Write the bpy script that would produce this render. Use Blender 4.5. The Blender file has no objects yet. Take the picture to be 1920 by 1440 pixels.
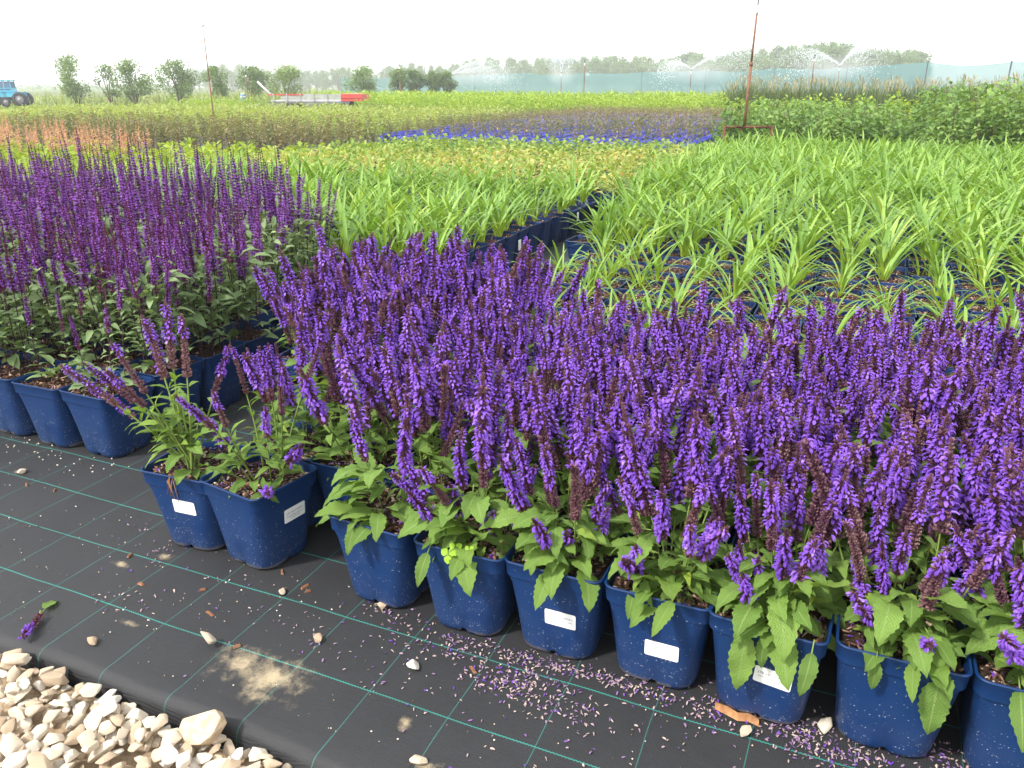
import bpy, math, random
import numpy as np
from mathutils import Matrix, Vector, Euler

random.seed(7)
rng = np.random.default_rng(7)
S = bpy.context.scene
COL = S.collection
R = math.radians

# ---------------------------------------------------------------- camera
CAM_H, F_PX, HOR = 1.25, 1480.0, 160.0
PITCH = math.atan((720.0 - HOR) / F_PX)
cam_data = bpy.data.cameras.new('camera')
cam = bpy.data.objects.new('camera', cam_data)
COL.objects.link(cam)
cam.location = (0, 0, CAM_H)
cam.rotation_euler = (math.pi / 2 - PITCH, 0, 0)
cam_data.sensor_fit = 'HORIZONTAL'
cam_data.sensor_width = 36.0
cam_data.lens = 36.0 * F_PX / 1920.0
cam_data.clip_start = 0.05
cam_data.clip_end = 2000.0
S.camera = cam
S.render.resolution_x, S.render.resolution_y = 1024, 768

# ---------------------------------------------------------------- sky, sun, exposure
SUN_EL, SUN_AZ = 48.0, 236.0          # degrees; azimuth clockwise from +Y
w = bpy.data.worlds.new('World')
S.world = w
w.use_nodes = True
wn, wl = w.node_tree.nodes, w.node_tree.links
bg = wn['Background']
sky = wn.new('ShaderNodeTexSky')
sky.sky_type = 'NISHITA'
sky.sun_disc = False
sky.sun_elevation = R(SUN_EL)
sky.sun_rotation = R(SUN_AZ)
sky.air_density = 1.0
sky.dust_density = 1.0
sky.ozone_density = 1.0
hs = wn.new('ShaderNodeHueSaturation')      # a white overcast sky
hs.inputs['Saturation'].default_value = 0.12
hs.inputs['Value'].default_value = 1.0
wl.new(sky.outputs[0], hs.inputs['Color'])
veil = wn.new('ShaderNodeMix')              # thin even cloud over the whole sky
veil.data_type = 'RGBA'
veil.inputs[0].default_value = 0.7
veil.inputs[7].default_value = (7.0, 7.15, 7.3, 1.0)
wl.new(hs.outputs[0], veil.inputs[6])
wl.new(veil.outputs[2], bg.inputs['Color'])
bg.inputs['Strength'].default_value = 0.15
sun_d = bpy.data.lights.new('sun', 'SUN')
sun_d.energy = 2.8
sun_d.angle = R(6.0)
sun_d.color = (1.0, 0.96, 0.9)
sun = bpy.data.objects.new('sun', sun_d)
COL.objects.link(sun)
az, el = R(SUN_AZ), R(SUN_EL)
to_sun = Vector((math.sin(az) * math.cos(el), math.cos(az) * math.cos(el), math.sin(el)))
sun.rotation_euler = to_sun.to_track_quat('Z', 'Y').to_euler()
sun.location = (-6, -4, 12)
S.view_settings.view_transform = 'Standard'
S.view_settings.look = 'None'
S.view_settings.gamma = 1.0
S.view_settings.use_curve_mapping = False
S.view_settings.exposure = 1.2
try:
    S.cycles.use_denoising = True
    S.cycles.max_bounces = 6
    S.cycles.transparent_max_bounces = 12
    S.cycles.volume_bounces = 1
    S.cycles.volume_step_rate = 4.0
except Exception:
    pass

# ---------------------------------------------------------------- row frame of the nursery beds
TH = R(-23.4)
CT, ST = math.cos(TH), math.sin(TH)


def W(u, v, z=0.0):
    return Vector((u * CT - v * ST, u * ST + v * CT, z))


CP, SP = math.cos(PITCH), math.sin(PITCH)


def in_view(p, mx=0.10, my=0.15):
    """is a place inside the picture (with a margin)?"""
    dz = p[2] - CAM_H
    fw = p[1] * CP - dz * SP
    if fw < 0.2:
        return False
    up = p[1] * SP + dz * CP
    sx, sy = p[0] / fw * F_PX / 960.0, up / fw * F_PX / 720.0
    return abs(sx) < 1 + mx and abs(sy) < 1 + my


def far(px, D):
    """ground place straight below a direction, D metres ahead of the camera"""
    return (px - 960) / F_PX * D * CP, D


def zat(py, D):
    return CAM_H + (HOR - py) * D * CP * CP / F_PX


def gz(x, y):
    """the field falls away gently on the far left"""
    t = min(1.0, max(0.0, (-x - 15.0) / 25.0))
    return -0.4 * t * t * (3 - 2 * t)


# ---------------------------------------------------------------- mesh builder
class MB:
    def __init__(self):
        self.v, self.f, self.m, self.k, self.uv, self.n = [], [], [], [], [], 0

    def add(self, verts, faces, mat=0, var=0.5, uv=None):
        verts = np.asarray(verts, dtype=np.float64)
        self.v.append(verts)
        b = self.n
        for f in faces:
            self.f.append([i + b for i in f])
        nf = len(faces)
        self.m.extend([mat] * nf if isinstance(mat, int) else mat)
        self.k.extend([var] * nf if isinstance(var, (int, float)) else var)
        self.uv.append(np.zeros((len(verts), 2)) if uv is None else np.asarray(uv, dtype=np.float64))
        self.n += len(verts)

    def merge(self, other, M3=None, t=(0, 0, 0), dvar=0.0):
        vv = np.concatenate(other.v)
        if M3 is not None:
            vv = vv @ np.asarray(M3).T
        vv = vv + np.asarray(t)
        b = self.n
        self.v.append(vv)
        self.f.extend([[i + b for i in f] for f in other.f])
        self.m.extend(other.m)
        self.k.extend([min(1, max(0, q + dvar)) for q in other.k])
        self.uv.append(np.concatenate(other.uv))
        self.n += len(vv)

    def mesh(self, name, mats, smooth=True, sharp=None):
        me = bpy.data.meshes.new(name)
        V = np.concatenate(self.v).astype(np.float32)
        ln = np.fromiter((len(f) for f in self.f), dtype=np.int32, count=len(self.f))
        li = np.fromiter((i for f in self.f for i in f), dtype=np.int32, count=int(ln.sum()))
        me.vertices.add(len(V))
        me.vertices.foreach_set('co', V.ravel())
        me.loops.add(len(li))
        me.loops.foreach_set('vertex_index', li)
        me.polygons.add(len(ln))
        st = np.concatenate(([0], np.cumsum(ln)[:-1])).astype(np.int32)
        me.polygons.foreach_set('loop_start', st)
        me.polygons.foreach_set('loop_total', ln)
        me.polygons.foreach_set('material_index', np.asarray(self.m, dtype=np.int32))
        me.polygons.foreach_set('use_smooth', np.full(len(ln), bool(smooth)))
        UV = np.concatenate(self.uv).astype(np.float32)
        l = me.uv_layers.new(name='UVMap')
        l.data.foreach_set('uv', UV[li].ravel())
        a = me.attributes.new('var', 'FLOAT', 'FACE')
        a.data.foreach_set('value', np.asarray(self.k, dtype=np.float32))
        for m in mats:
            me.materials.append(m)
        me.update(calc_edges=True)
        me.validate()
        if sharp is not None:
            try:
                me.set_sharp_from_angle(angle=R(sharp))
            except Exception:
                pass
        return me


def rz(a):
    c, s = math.cos(a), math.sin(a)
    return np.array([[c, -s, 0], [s, c, 0], [0, 0, 1.0]])


def ry(a):
    c, s = math.cos(a), math.sin(a)
    return np.array([[c, 0, s], [0, 1, 0], [-s, 0, c]])


def rx(a):
    c, s = math.cos(a), math.sin(a)
    return np.array([[1, 0, 0], [0, c, -s], [0, s, c]])


def box(mb, c, s, mat=0, var=0.5, M3=None):
    x, y, z = s[0] / 2, s[1] / 2, s[2] / 2
    v = np.array([(-x, -y, -z), (x, -y, -z), (x, y, -z), (-x, y, -z), (-x, -y, z), (x, -y, z), (x, y, z), (-x, y, z)])
    if M3 is not None:
        v = v @ np.asarray(M3).T
    mb.add(v + np.asarray(c), [(0, 3, 2, 1), (4, 5, 6, 7), (0, 1, 5, 4), (1, 2, 6, 5), (2, 3, 7, 6), (3, 0, 4, 7)], mat, var)


def tube(mb, pts, rad, n=6, mat=0, var=0.5, cap=True):
    pts = [np.asarray(p, dtype=float) for p in pts]
    if isinstance(rad, (int, float)):
        rad = [rad] * len(pts)
    V, F = [], []
    for i, p in enumerate(pts):
        d = pts[min(i + 1, len(pts) - 1)] - pts[max(i - 1, 0)]
        d = d / (np.linalg.norm(d) + 1e-9)
        a = np.cross(d, (0, 0, 1.0)) if abs(d[2]) < 0.95 else np.cross(d, (1.0, 0, 0))
        a /= np.linalg.norm(a)
        b = np.cross(d, a)
        for k in range(n):
            q = 2 * math.pi * k / n
            V.append(p + rad[i] * (math.cos(q) * a + math.sin(q) * b))
    for i in range(len(pts) - 1):
        for k in range(n):
            k2 = (k + 1) % n
            F.append((i * n + k, i * n + k2, (i + 1) * n + k2, (i + 1) * n + k))
    if cap:
        F.append(tuple(range(n))[::-1])
        F.append(tuple((len(pts) - 1) * n + k for k in range(n)))
    uv = [(k / n, i / (len(pts) - 1)) for i in range(len(pts)) for k in range(n)]
    mb.add(V, F, mat, var, uv)


# ---------------------------------------------------------------- objects
def tag(o, label=None, cat=None, group=None, kind=None):
    if label:
        o['label'] = label
    if cat:
        o['category'] = cat
    if group:
        o['group'] = group
    if kind:
        o['kind'] = kind
    return o


def obj(name, me, parent=None, M=None, loc=None):
    o = bpy.data.objects.new(name, me)
    COL.objects.link(o)
    if parent is not None:
        o.parent = parent
    if M is not None:
        o.matrix_basis = M
    elif loc is not None:
        o.location = loc
    return o


def empty(name, loc, rz_=0.0, label=None, cat=None, group=None):
    o = bpy.data.objects.new(name, None)
    o.empty_display_size = 0.05
    COL.objects.link(o)
    o.location = loc
    o.rotation_euler = (0, 0, rz_)
    return tag(o, label, cat, group)


def M4(M3, t, s=1.0):
    m = Matrix([[M3[i][j] * s for j in range(3)] + [t[i]] for i in range(3)] + [[0, 0, 0, 1]])
    return m


ORD = ['first', 'second', 'third', 'fourth', 'fifth', 'sixth', 'seventh', 'eighth', 'ninth', 'tenth', 'eleventh', 'twelfth',
       'thirteenth', 'fourteenth', 'fifteenth', 'sixteenth', 'seventeenth', 'eighteenth', 'nineteenth', 'twentieth']


def ordn(i):
    if i < len(ORD):
        return ORD[i]
    n = i + 1
    return str(n) + ('th' if 10 <= n % 100 <= 20 else {1: 'st', 2: 'nd', 3: 'rd'}.get(n % 10, 'th'))


# ---------------------------------------------------------------- materials
def new_mat(name):
    m = bpy.data.materials.new(name)
    m.use_nodes = True
    nt = m.node_tree
    for n in list(nt.nodes):
        nt.nodes.remove(n)
    out = nt.nodes.new('ShaderNodeOutputMaterial')
    return m, nt, out


def N(nt, t, **kw):
    n = nt.nodes.new(t)
    for k, v in kw.items():
        if k in n.bl_rna.properties:
            setattr(n, k, v)
        else:
            n.inputs[k].default_value = v
    return n


def math_n(nt, op, a, b=None, c=None, clamp=False):
    n = nt.nodes.new('ShaderNodeMath')
    n.operation = op
    n.use_clamp = clamp
    for i, x in enumerate((a, b, c)):
        if x is None:
            continue
        if isinstance(x, (int, float)):
            n.inputs[i].default_value = x
        else:
            nt.links.new(x, n.inputs[i])
    return n.outputs[0]


def mixc(nt, f, a, b, mode='MIX'):
    n = nt.nodes.new('ShaderNodeMix')
    n.data_type = 'RGBA'
    n.blend_type = mode
    n.clamp_factor = True
    for s, x in ((0, f), (6, a), (7, b)):
        if isinstance(x, (int, float)):
            n.inputs[s].default_value = x
        elif isinstance(x, tuple):
            n.inputs[s].default_value = (*x[:3], 1.0)
        else:
            nt.links.new(x, n.inputs[s])
    return n.outputs[2]


def ramp(nt, f, stops, interp='LINEAR'):
    n = nt.nodes.new('ShaderNodeValToRGB')
    cr = n.color_ramp
    cr.interpolation = interp
    while len(cr.elements) < len(stops):
        cr.elements.new(0.5)
    for e, (p, c) in zip(cr.elements, stops):
        e.position = p
        e.color = (*c, 1.0)
    nt.links.new(f, n.inputs[0])
    return n.outputs[0]


def var_fac(nt, wv=0.65, wr=0.35):
    a = N(nt, 'ShaderNodeAttribute', attribute_name='var')
    oi = N(nt, 'ShaderNodeObjectInfo')
    x = math_n(nt, 'MULTIPLY', a.outputs['Fac'], wv)
    return math_n(nt, 'MULTIPLY_ADD', oi.outputs['Random'], wr, x)


def mat_leaf(name, stops, trans=0.35, tcol=None, rough=0.55, spec=0.3, vein=None, tip=None, wv=0.65, wr=0.35, fade=None):
    """foliage: a ramp of leaf colours picked per leaf, light passing through; optional pale veins and root-to-tip change"""
    m, nt, out = new_mat(name)
    c = ramp(nt, var_fac(nt, wv, wr), stops)
    uv = N(nt, 'ShaderNodeUVMap', uv_map='UVMap')
    sep = N(nt, 'ShaderNodeSeparateXYZ')
    nt.links.new(uv.outputs[0], sep.inputs[0])
    U, Vv = sep.outputs[0], sep.outputs[1]
    bump = None
    if tip is not None:       # base colour near the root of the leaf
        f = N(nt, 'ShaderNodeMapRange', interpolation_type='SMOOTHSTEP')
        nt.links.new(Vv, f.inputs[0])
        f.inputs[1].default_value, f.inputs[2].default_value = tip[1], tip[2]
        f.inputs[3].default_value, f.inputs[4].default_value = 1.0, 0.0
        c = mixc(nt, f.outputs[0], c, tip[0])
    if vein is not None:
        d = math_n(nt, 'ABSOLUTE', math_n(nt, 'SUBTRACT', U, 0.5))
        mid = math_n(nt, 'LESS_THAN', d, 0.035)
        # side veins run obliquely from the midrib
        q = math_n(nt, 'SUBTRACT', math_n(nt, 'MULTIPLY', Vv, 14.0), math_n(nt, 'MULTIPLY', d, 9.0))
        sv = math_n(nt, 'PINGPONG', q, 0.5)
        side = math_n(nt, 'LESS_THAN', sv, 0.07)
        nz = N(nt, 'ShaderNodeTexNoise', Scale=26.0, Detail=2.0)
        nt.links.new(uv.outputs[0], nz.inputs['Vector'])
        c = mixc(nt, math_n(nt, 'MULTIPLY', nz.outputs[0], 0.35), c, vein, 'MULTIPLY') if False else c
        f = math_n(nt, 'MAXIMUM', mid, math_n(nt, 'MULTIPLY', side, 0.35))
        c = mixc(nt, f, c, vein)
        b = N(nt, 'ShaderNodeBump', Strength=0.7, Distance=0.004)
        hgt = math_n(nt, 'ADD', math_n(nt, 'MULTIPLY', sv, 0.5), math_n(nt, 'MULTIPLY', nz.outputs[0], 1.5))
        nt.links.new(hgt, b.inputs['Height'])
        bump = b.outputs[0]
    p = N(nt, 'ShaderNodeBsdfPrincipled', Roughness=rough)
    p.inputs['Specular IOR Level'].default_value = spec
    nt.links.new(c, p.inputs['Base Color'])
    t = N(nt, 'ShaderNodeBsdfTranslucent')
    tc = mixc(nt, 1.0, c, tcol or (1.0, 0.95, 0.5), 'MULTIPLY')
    tc = mixc(nt, 1.0, tc, (1.5, 1.5, 1.3), 'MULTIPLY')
    nt.links.new(tc, t.inputs['Color'])
    if bump is not None:
        nt.links.new(bump, p.inputs['Normal'])
    mx = N(nt, 'ShaderNodeMixShader', Fac=trans)
    nt.links.new(p.outputs[0], mx.inputs[1])
    nt.links.new(t.outputs[0], mx.inputs[2])
    nt.links.new(mx.outputs[0], out.inputs[0])
    return m


def mat_plain(name, col, rough=0.6, spec=0.4, var=0.0, noise=None, col2=None, metal=0.0, bump=0.0, scale=30.0):
    m, nt, out = new_mat(name)
    p = N(nt, 'ShaderNodeBsdfPrincipled', Roughness=rough, Metallic=metal)
    p.inputs['Specular IOR Level'].default_value = spec
    if col2 is not None:
        tc = N(nt, 'ShaderNodeTexCoord')
        nz = N(nt, 'ShaderNodeTexNoise', Scale=scale, Detail=4.0)
        nt.links.new(tc.outputs['Object'], nz.inputs['Vector'])
        f = N(nt, 'ShaderNodeMapRange')
        nt.links.new(nz.outputs[0], f.inputs[0])
        f.inputs[1].default_value, f.inputs[2].default_value = 0.35, 0.65
        nt.links.new(mixc(nt, f.outputs[0], col, col2), p.inputs['Base Color'])
        if bump:
            b = N(nt, 'ShaderNodeBump', Strength=bump, Distance=0.01)
            nt.links.new(nz.outputs[0], b.inputs['Height'])
            nt.links.new(b.outputs[0], p.inputs['Normal'])
    else:
        p.inputs['Base Color'].default_value = (*col, 1)
    nt.links.new(p.outputs[0], out.inputs[0])
    return m


def mat_ramp(name, stops, rough=0.8, spec=0.2, wv=1.0, wr=0.0, bump=0.0, bscale=60.0, mottle=0.0):
    m, nt, out = new_mat(name)
    c = ramp(nt, var_fac(nt, wv, wr), stops)
    p = N(nt, 'ShaderNodeBsdfPrincipled', Roughness=rough)
    p.inputs['Specular IOR Level'].default_value = spec
    if bump or mottle:
        tc = N(nt, 'ShaderNodeTexCoord')
        nz = N(nt, 'ShaderNodeTexNoise', Scale=bscale, Detail=5.0, Roughness=0.6)
        nt.links.new(tc.outputs['Object'], nz.inputs['Vector'])
        if mottle:
            mr = N(nt, 'ShaderNodeMapRange')
            nt.links.new(nz.outputs[0], mr.inputs[0])
            mr.inputs[1].default_value, mr.inputs[2].default_value = 0.3, 0.7
            mr.inputs[3].default_value, mr.inputs[4].default_value = 1 - mottle, 1 + mottle * 0.4
            c = mixc(nt, 1.0, c, mr.outputs[0], 'MULTIPLY')
        b = N(nt, 'ShaderNodeBump', Strength=bump, Distance=0.01)
        nt.links.new(nz.outputs[0], b.inputs['Height'])
        nt.links.new(b.outputs[0], p.inputs['Normal'])
    nt.links.new(c, p.inputs['Base Color'])
    nt.links.new(p.outputs[0], out.inputs[0])
    return m


def mat_pot(name, col, dusty=1.0):
    m, nt, out = new_mat(name)
    tc = N(nt, 'ShaderNodeTexCoord')
    oi = N(nt, 'ShaderNodeObjectInfo')
    off = N(nt, 'ShaderNodeVectorMath', operation='ADD')
    sc = N(nt, 'ShaderNodeVectorMath', operation='SCALE')
    cmb = N(nt, 'ShaderNodeCombineXYZ')
    for i in range(3):
        nt.links.new(oi.outputs['Random'], cmb.inputs[i])
    nt.links.new(cmb.outputs[0], sc.inputs[0])
    sc.inputs['Scale'].default_value = 37.0
    nt.links.new(tc.outputs['Object'], off.inputs[0])
    nt.links.new(sc.outputs[0], off.inputs[1])
    P = off.outputs[0]
    sep = N(nt, 'ShaderNodeSeparateXYZ')
    nt.links.new(tc.outputs['Object'], sep.inputs[0])
    # splashes of pale grit, thicker towards the foot, in patches
    vo = N(nt, 'ShaderNodeTexVoronoi', Scale=300.0)
    nt.links.new(P, vo.inputs['Vector'])
    csep = N(nt, 'ShaderNodeSeparateColor')
    nt.links.new(vo.outputs['Color'], csep.inputs[0])
    patch = N(nt, 'ShaderNodeTexNoise', Scale=11.0, Detail=3.0)
    nt.links.new(P, patch.inputs['Vector'])
    low = N(nt, 'ShaderNodeMapRange')
    nt.links.new(sep.outputs[2], low.inputs[0])
    low.inputs[1].default_value, low.inputs[2].default_value = 0.0, 0.24
    low.inputs[3].default_value, low.inputs[4].default_value = 0.46, 0.0
    dens = math_n(nt, 'MULTIPLY', low.outputs[0], math_n(nt, 'MULTIPLY_ADD', patch.outputs[0], 4.2, -1.25, clamp=True))
    rad = math_n(nt, 'MULTIPLY', csep.outputs[1], 0.42)
    dot = math_n(nt, 'LESS_THAN', vo.outputs['Distance'], rad)
    on = math_n(nt, 'LESS_THAN', csep.outputs[0], dens)
    f = math_n(nt, 'MULTIPLY', math_n(nt, 'MULTIPLY', dot, on), 0.75 * dusty)
    film = math_n(nt, 'MULTIPLY', dens, 0.10 * dusty)
    c = mixc(nt, film, col, (0.24, 0.28, 0.34))
    c = mixc(nt, math_n(nt, 'MULTIPLY', f, csep.outputs[2]), c, (0.5, 0.52, 0.58))
    # a crust of soil on the very foot
    foot = N(nt, 'ShaderNodeMapRange')
    nt.links.new(sep.outputs[2], foot.inputs[0])
    foot.inputs[1].default_value, foot.inputs[2].default_value = 0.002, 0.02
    foot.inputs[3].default_value, foot.inputs[4].default_value = 1.0, 0.0
    ff = math_n(nt, 'MULTIPLY', foot.outputs[0], math_n(nt, 'GREATER_THAN', patch.outputs[0], 0.5))
    c = mixc(nt, math_n(nt, 'MULTIPLY', ff, 0.6 * dusty), c, (0.33, 0.27, 0.2))
    p = N(nt, 'ShaderNodeBsdfPrincipled', Roughness=0.42)
    p.inputs['Specular IOR Level'].default_value = 0.32
    nt.links.new(c, p.inputs['Base Color'])
    rr = math_n(nt, 'MULTIPLY_ADD', patch.outputs[0], 0.25, 0.3)
    nt.links.new(rr, p.inputs['Roughness'])
    b = N(nt, 'ShaderNodeBump', Strength=0.12, Distance=0.004)
    nt.links.new(patch.outputs[0], b.inputs['Height'])
    nt.links.new(b.outputs[0], p.inputs['Normal'])
    nt.links.new(p.outputs[0], out.inputs[0])
    return m


M_pot = mat_pot('blue_plastic', (0.0040, 0.026, 0.100))
M_pot_far = mat_pot('navy_plastic', (0.004, 0.020, 0.085), 0.4)
M_pot_bright = mat_plain('bright_blue_plastic', (0.045, 0.055, 0.36), 0.45, col2=(0.08, 0.09, 0.46), scale=9.0)
M_mulch = mat_ramp('bark_chips', [(0.0, (0.02, 0.011, 0.008)), (0.35, (0.075, 0.032, 0.02)), (0.7, (0.19, 0.095, 0.055)), (0.9, (0.36, 0.23, 0.16)), (1.0, (0.5, 0.4, 0.33))], 0.75, 0.3)
M_soil = mat_plain('dark_soil', (0.018, 0.012, 0.009), 0.9, 0.1, col2=(0.05, 0.03, 0.02), bump=0.6, scale=70)
M_petal = mat_ramp('fallen_petal', [(0.0, (0.11, 0.03, 0.36)), (0.25, (0.13, 0.06, 0.24)), (0.6, (0.24, 0.16, 0.20)), (1.0, (0.40, 0.32, 0.27))], 0.7, 0.2)
M_flower = mat_leaf('violet_corolla', [(0.0, (0.10, 0.034, 0.31)), (0.5, (0.20, 0.075, 0.50)), (0.8, (0.30, 0.138, 0.63)), (1.0, (0.42, 0.25, 0.72))], 0.35, (1.0, 0.8, 1.0), 0.6, 0.2)
M_calyx = mat_leaf('plum_calyx', [(0.0, (0.085, 0.034, 0.064)), (0.5, (0.175, 0.080, 0.115)), (1.0, (0.30, 0.18, 0.17))], 0.15, (1, .8, .8), 0.65, 0.2)
M_calyx2 = mat_leaf('magenta_calyx', [(0.0, (0.065, 0.014, 0.055)), (0.5, (0.16, 0.034, 0.11)), (1.0, (0.32, 0.11, 0.20))], 0.15, (1, .8, .9), 0.6, 0.25)
M_stem = mat_leaf('green_stem', [(0.0, (0.10, 0.15, 0.035)), (1.0, (0.22, 0.30, 0.07))], 0.1, None, 0.5, 0.35)
M_stemp = mat_leaf('purple_stem', [(0.0, (0.03, 0.012, 0.022)), (1.0, (0.07, 0.03, 0.045))], 0.05, None, 0.55, 0.3)
M_sleaf = mat_leaf('salvia_leaf', [(0.0, (0.075, 0.15, 0.028)), (0.45, (0.15, 0.26, 0.05)), (0.8, (0.23, 0.36, 0.07)), (1.0, (0.42, 0.52, 0.05))], 0.34, None, 0.5, 0.35, vein=(0.23, 0.34, 0.10))
M_gleaf = mat_leaf('grey_green_leaf', [(0.0, (0.08, 0.135, 0.055)), (0.5, (0.16, 0.235, 0.10)), (1.0, (0.27, 0.36, 0.165))], 0.28, None, 0.55, 0.3)
M_lily = mat_leaf('daylily_leaf', [(0.0, (0.08, 0.165, 0.026)), (0.5, (0.165, 0.30, 0.05)), (0.85, (0.29, 0.43, 0.09)), (1.0, (0.50, 0.44, 0.14))], 0.34, None, 0.45, 0.4, tip=((0.34, 0.46, 0.055), 0.05, 0.42))
M_clover = mat_leaf('lime_leaf', [(0.0, (0.22, 0.42, 0.02)), (1.0, (0.34, 0.5, 0.04))], 0.4)
M_white = mat_plain('white_label', (0.80, 0.80, 0.79), 0.5)
M_ink = mat_plain('grey_ink', (0.07, 0.07, 0.08), 0.7)
M_stone = mat_ramp('limestone', [(0.0, (0.34, 0.24, 0.16)), (0.25, (0.52, 0.41, 0.29)), (0.6, (0.66, 0.56, 0.43)), (0.85, (0.77, 0.71, 0.61)), (1.0, (0.85, 0.82, 0.76))], 0.85, 0.2, 0.2, 0.8, 0.5, 38.0, 0.28)
M_slab = mat_plain('tan_stone', (0.40, 0.29, 0.19), 0.85, 0.2, col2=(0.58, 0.46, 0.32), scale=3.2, bump=0.5)
M_chip = mat_plain('dark_bark', (0.16, 0.07, 0.04), 0.8, 0.2, col2=(0.26, 0.13, 0.07), scale=60)
M_sand = mat_plain('gravel_grit', (0.26, 0.19, 0.12), 0.95, 0.1, col2=(0.36, 0.27, 0.18), bump=0.8, scale=60)
M_dry = mat_plain('dry_bark', (0.36, 0.19, 0.085), 0.8, 0.2, col2=(0.24, 0.11, 0.05), scale=60)
M_rust = mat_plain('rusty_steel', (0.15, 0.065, 0.04), 0.75, 0.3, col2=(0.23, 0.11, 0.065), scale=24, bump=0.2)
M_rust_dark = mat_plain('dark_rust', (0.085, 0.032, 0.02), 0.8, 0.2, col2=(0.14, 0.055, 0.03), scale=24)
M_black = mat_plain('black_plastic', (0.02, 0.02, 0.022), 0.5)
M_grey = mat_plain('grey_metal', (0.42, 0.42, 0.42), 0.55, col2=(0.30, 0.29, 0.28), scale=3)
M_wood = mat_plain('trunk_bark', (0.13, 0.085, 0.055), 0.9, 0.1, col2=(0.08, 0.05, 0.035), scale=20)


# ---------------------------------------------------------------- ground, weed mat, gravel bed
def mat_weed():
    m, nt, out = new_mat('woven_weed_fabric')
    tc = N(nt, 'ShaderNodeTexCoord')
    sep = N(nt, 'ShaderNodeSeparateXYZ')
    nt.links.new(tc.outputs['Object'], sep.inputs[0])
    x, y = sep.outputs[0], sep.outputs[1]
    wob = N(nt, 'ShaderNodeTexNoise', Scale=3.0, Detail=1.0)
    nt.links.new(tc.outputs['Object'], wob.inputs['Vector'])
    wv = math_n(nt, 'MULTIPLY', math_n(nt, 'SUBTRACT', wob.outputs[0], 0.5), 0.016)
    xs, ys = math_n(nt, 'ADD', x, wv), math_n(nt, 'ADD', y, wv)
    # printed marker threads: thin ones across the bed, thicker zigzag ones along it
    du = math_n(nt, 'ABSOLUTE', math_n(nt, 'SUBTRACT', math_n(nt, 'PINGPONG', math_n(nt, 'SUBTRACT', xs, -1.630 - 0.0987), 0.0987), 0.0987))
    zig = math_n(nt, 'MULTIPLY', math_n(nt, 'SUBTRACT', math_n(nt, 'PINGPONG', x, 0.004), 0.002), 0.5)
    yz = math_n(nt, 'ADD', ys, zig)
    dv = math_n(nt, 'ABSOLUTE', math_n(nt, 'SUBTRACT', math_n(nt, 'PINGPONG', math_n(nt, 'SUBTRACT', yz, 1.150 - 0.0985), 0.0985), 0.0985))
    thin = math_n(nt, 'LESS_THAN', du, 0.0010)
    thick = math_n(nt, 'MULTIPLY', math_n(nt, 'LESS_THAN', dv, 0.0016), math_n(nt, 'GREATER_THAN', y, 1.0))
    side = math_n(nt, 'LESS_THAN', math_n(nt, 'ABSOLUTE', math_n(nt, 'ADD', sep.outputs[2], math_n(nt, 'MULTIPLY_ADD', zig, 2.0, 0.060))), 0.0022)
    thick = math_n(nt, 'MAXIMUM', thick, math_n(nt, 'MULTIPLY', side, math_n(nt, 'LESS_THAN', y, 0.99)))
    line = math_n(nt, 'MAXIMUM', math_n(nt, 'MULTIPLY', thin, 0.6), thick)
    # weave
    wx = N(nt, 'ShaderNodeTexWave', bands_direction='X', Scale=110.0)
    wy = N(nt, 'ShaderNodeTexWave', bands_direction='Y', Scale=170.0)
    for q in (wx, wy):
        nt.links.new(tc.outputs['Object'], q.inputs['Vector'])
    wsum = math_n(nt, 'MULTIPLY', wx.outputs['Fac'], wy.outputs['Fac'])
    nz = N(nt, 'ShaderNodeTexNoise', Scale=5.0, Detail=6.0, Roughness=0.65)
    nt.links.new(tc.outputs['Object'], nz.inputs['Vector'])
    st = N(nt, 'ShaderNodeMapping')
    st.inputs['Scale'].default_value = (20, 420, 1)
    nt.links.new(tc.outputs['Object'], st.inputs[0])
    nzs = N(nt, 'ShaderNodeTexNoise', Scale=1.0, Detail=3.0)
    nt.links.new(st.outputs[0], nzs.inputs['Vector'])
    base = mixc(nt, math_n(nt, 'MULTIPLY', math_n(nt, 'ADD', nz.outputs[0], nzs.outputs[0]), 0.5), (0.004, 0.004, 0.005), (0.028, 0.029, 0.032))
    base = mixc(nt, math_n(nt, 'MULTIPLY', wsum, 0.6), base, (0.045, 0.046, 0.05))
    base = mixc(nt, math_n(nt, 'MULTIPLY', line, math_n(nt, 'MULTIPLY_ADD', nz.outputs[0], 0.9, 0.22, clamp=True)), base, (0.03, 0.25, 0.21))
    # sandy spills lying on the cloth
    fine = N(nt, 'ShaderNodeTexNoise', Scale=17.0, Detail=9.0, Roughness=0.72)
    nt.links.new(tc.outputs['Object'], fine.inputs['Vector'])
    tot = None
    for (u, v, ru, rv, amt) in SPILLS:
        a = math_n(nt, 'DIVIDE', math_n(nt, 'SUBTRACT', x, u), ru)
        b = math_n(nt, 'DIVIDE', math_n(nt, 'SUBTRACT', y, v), rv)
        d = math_n(nt, 'SQRT', math_n(nt, 'ADD', math_n(nt, 'MULTIPLY', a, a), math_n(nt, 'MULTIPLY', b, b)))
        g = math_n(nt, 'MULTIPLY', math_n(nt, 'SUBTRACT', 1.0, d, clamp=True), amt)
        tot = g if tot is None else math_n(nt, 'MAXIMUM', tot, g)
    sp = math_n(nt, 'ADD', math_n(nt, 'MULTIPLY', tot, 0.75), math_n(nt, 'MULTIPLY', math_n(nt, 'SUBTRACT', fine.outputs[0], 0.5), 1.9))
    mr = N(nt, 'ShaderNodeMapRange', interpolation_type='SMOOTHSTEP')
    nt.links.new(sp, mr.inputs[0])
    mr.inputs[1].default_value, mr.inputs[2].default_value = 0.18, 0.95
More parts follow.
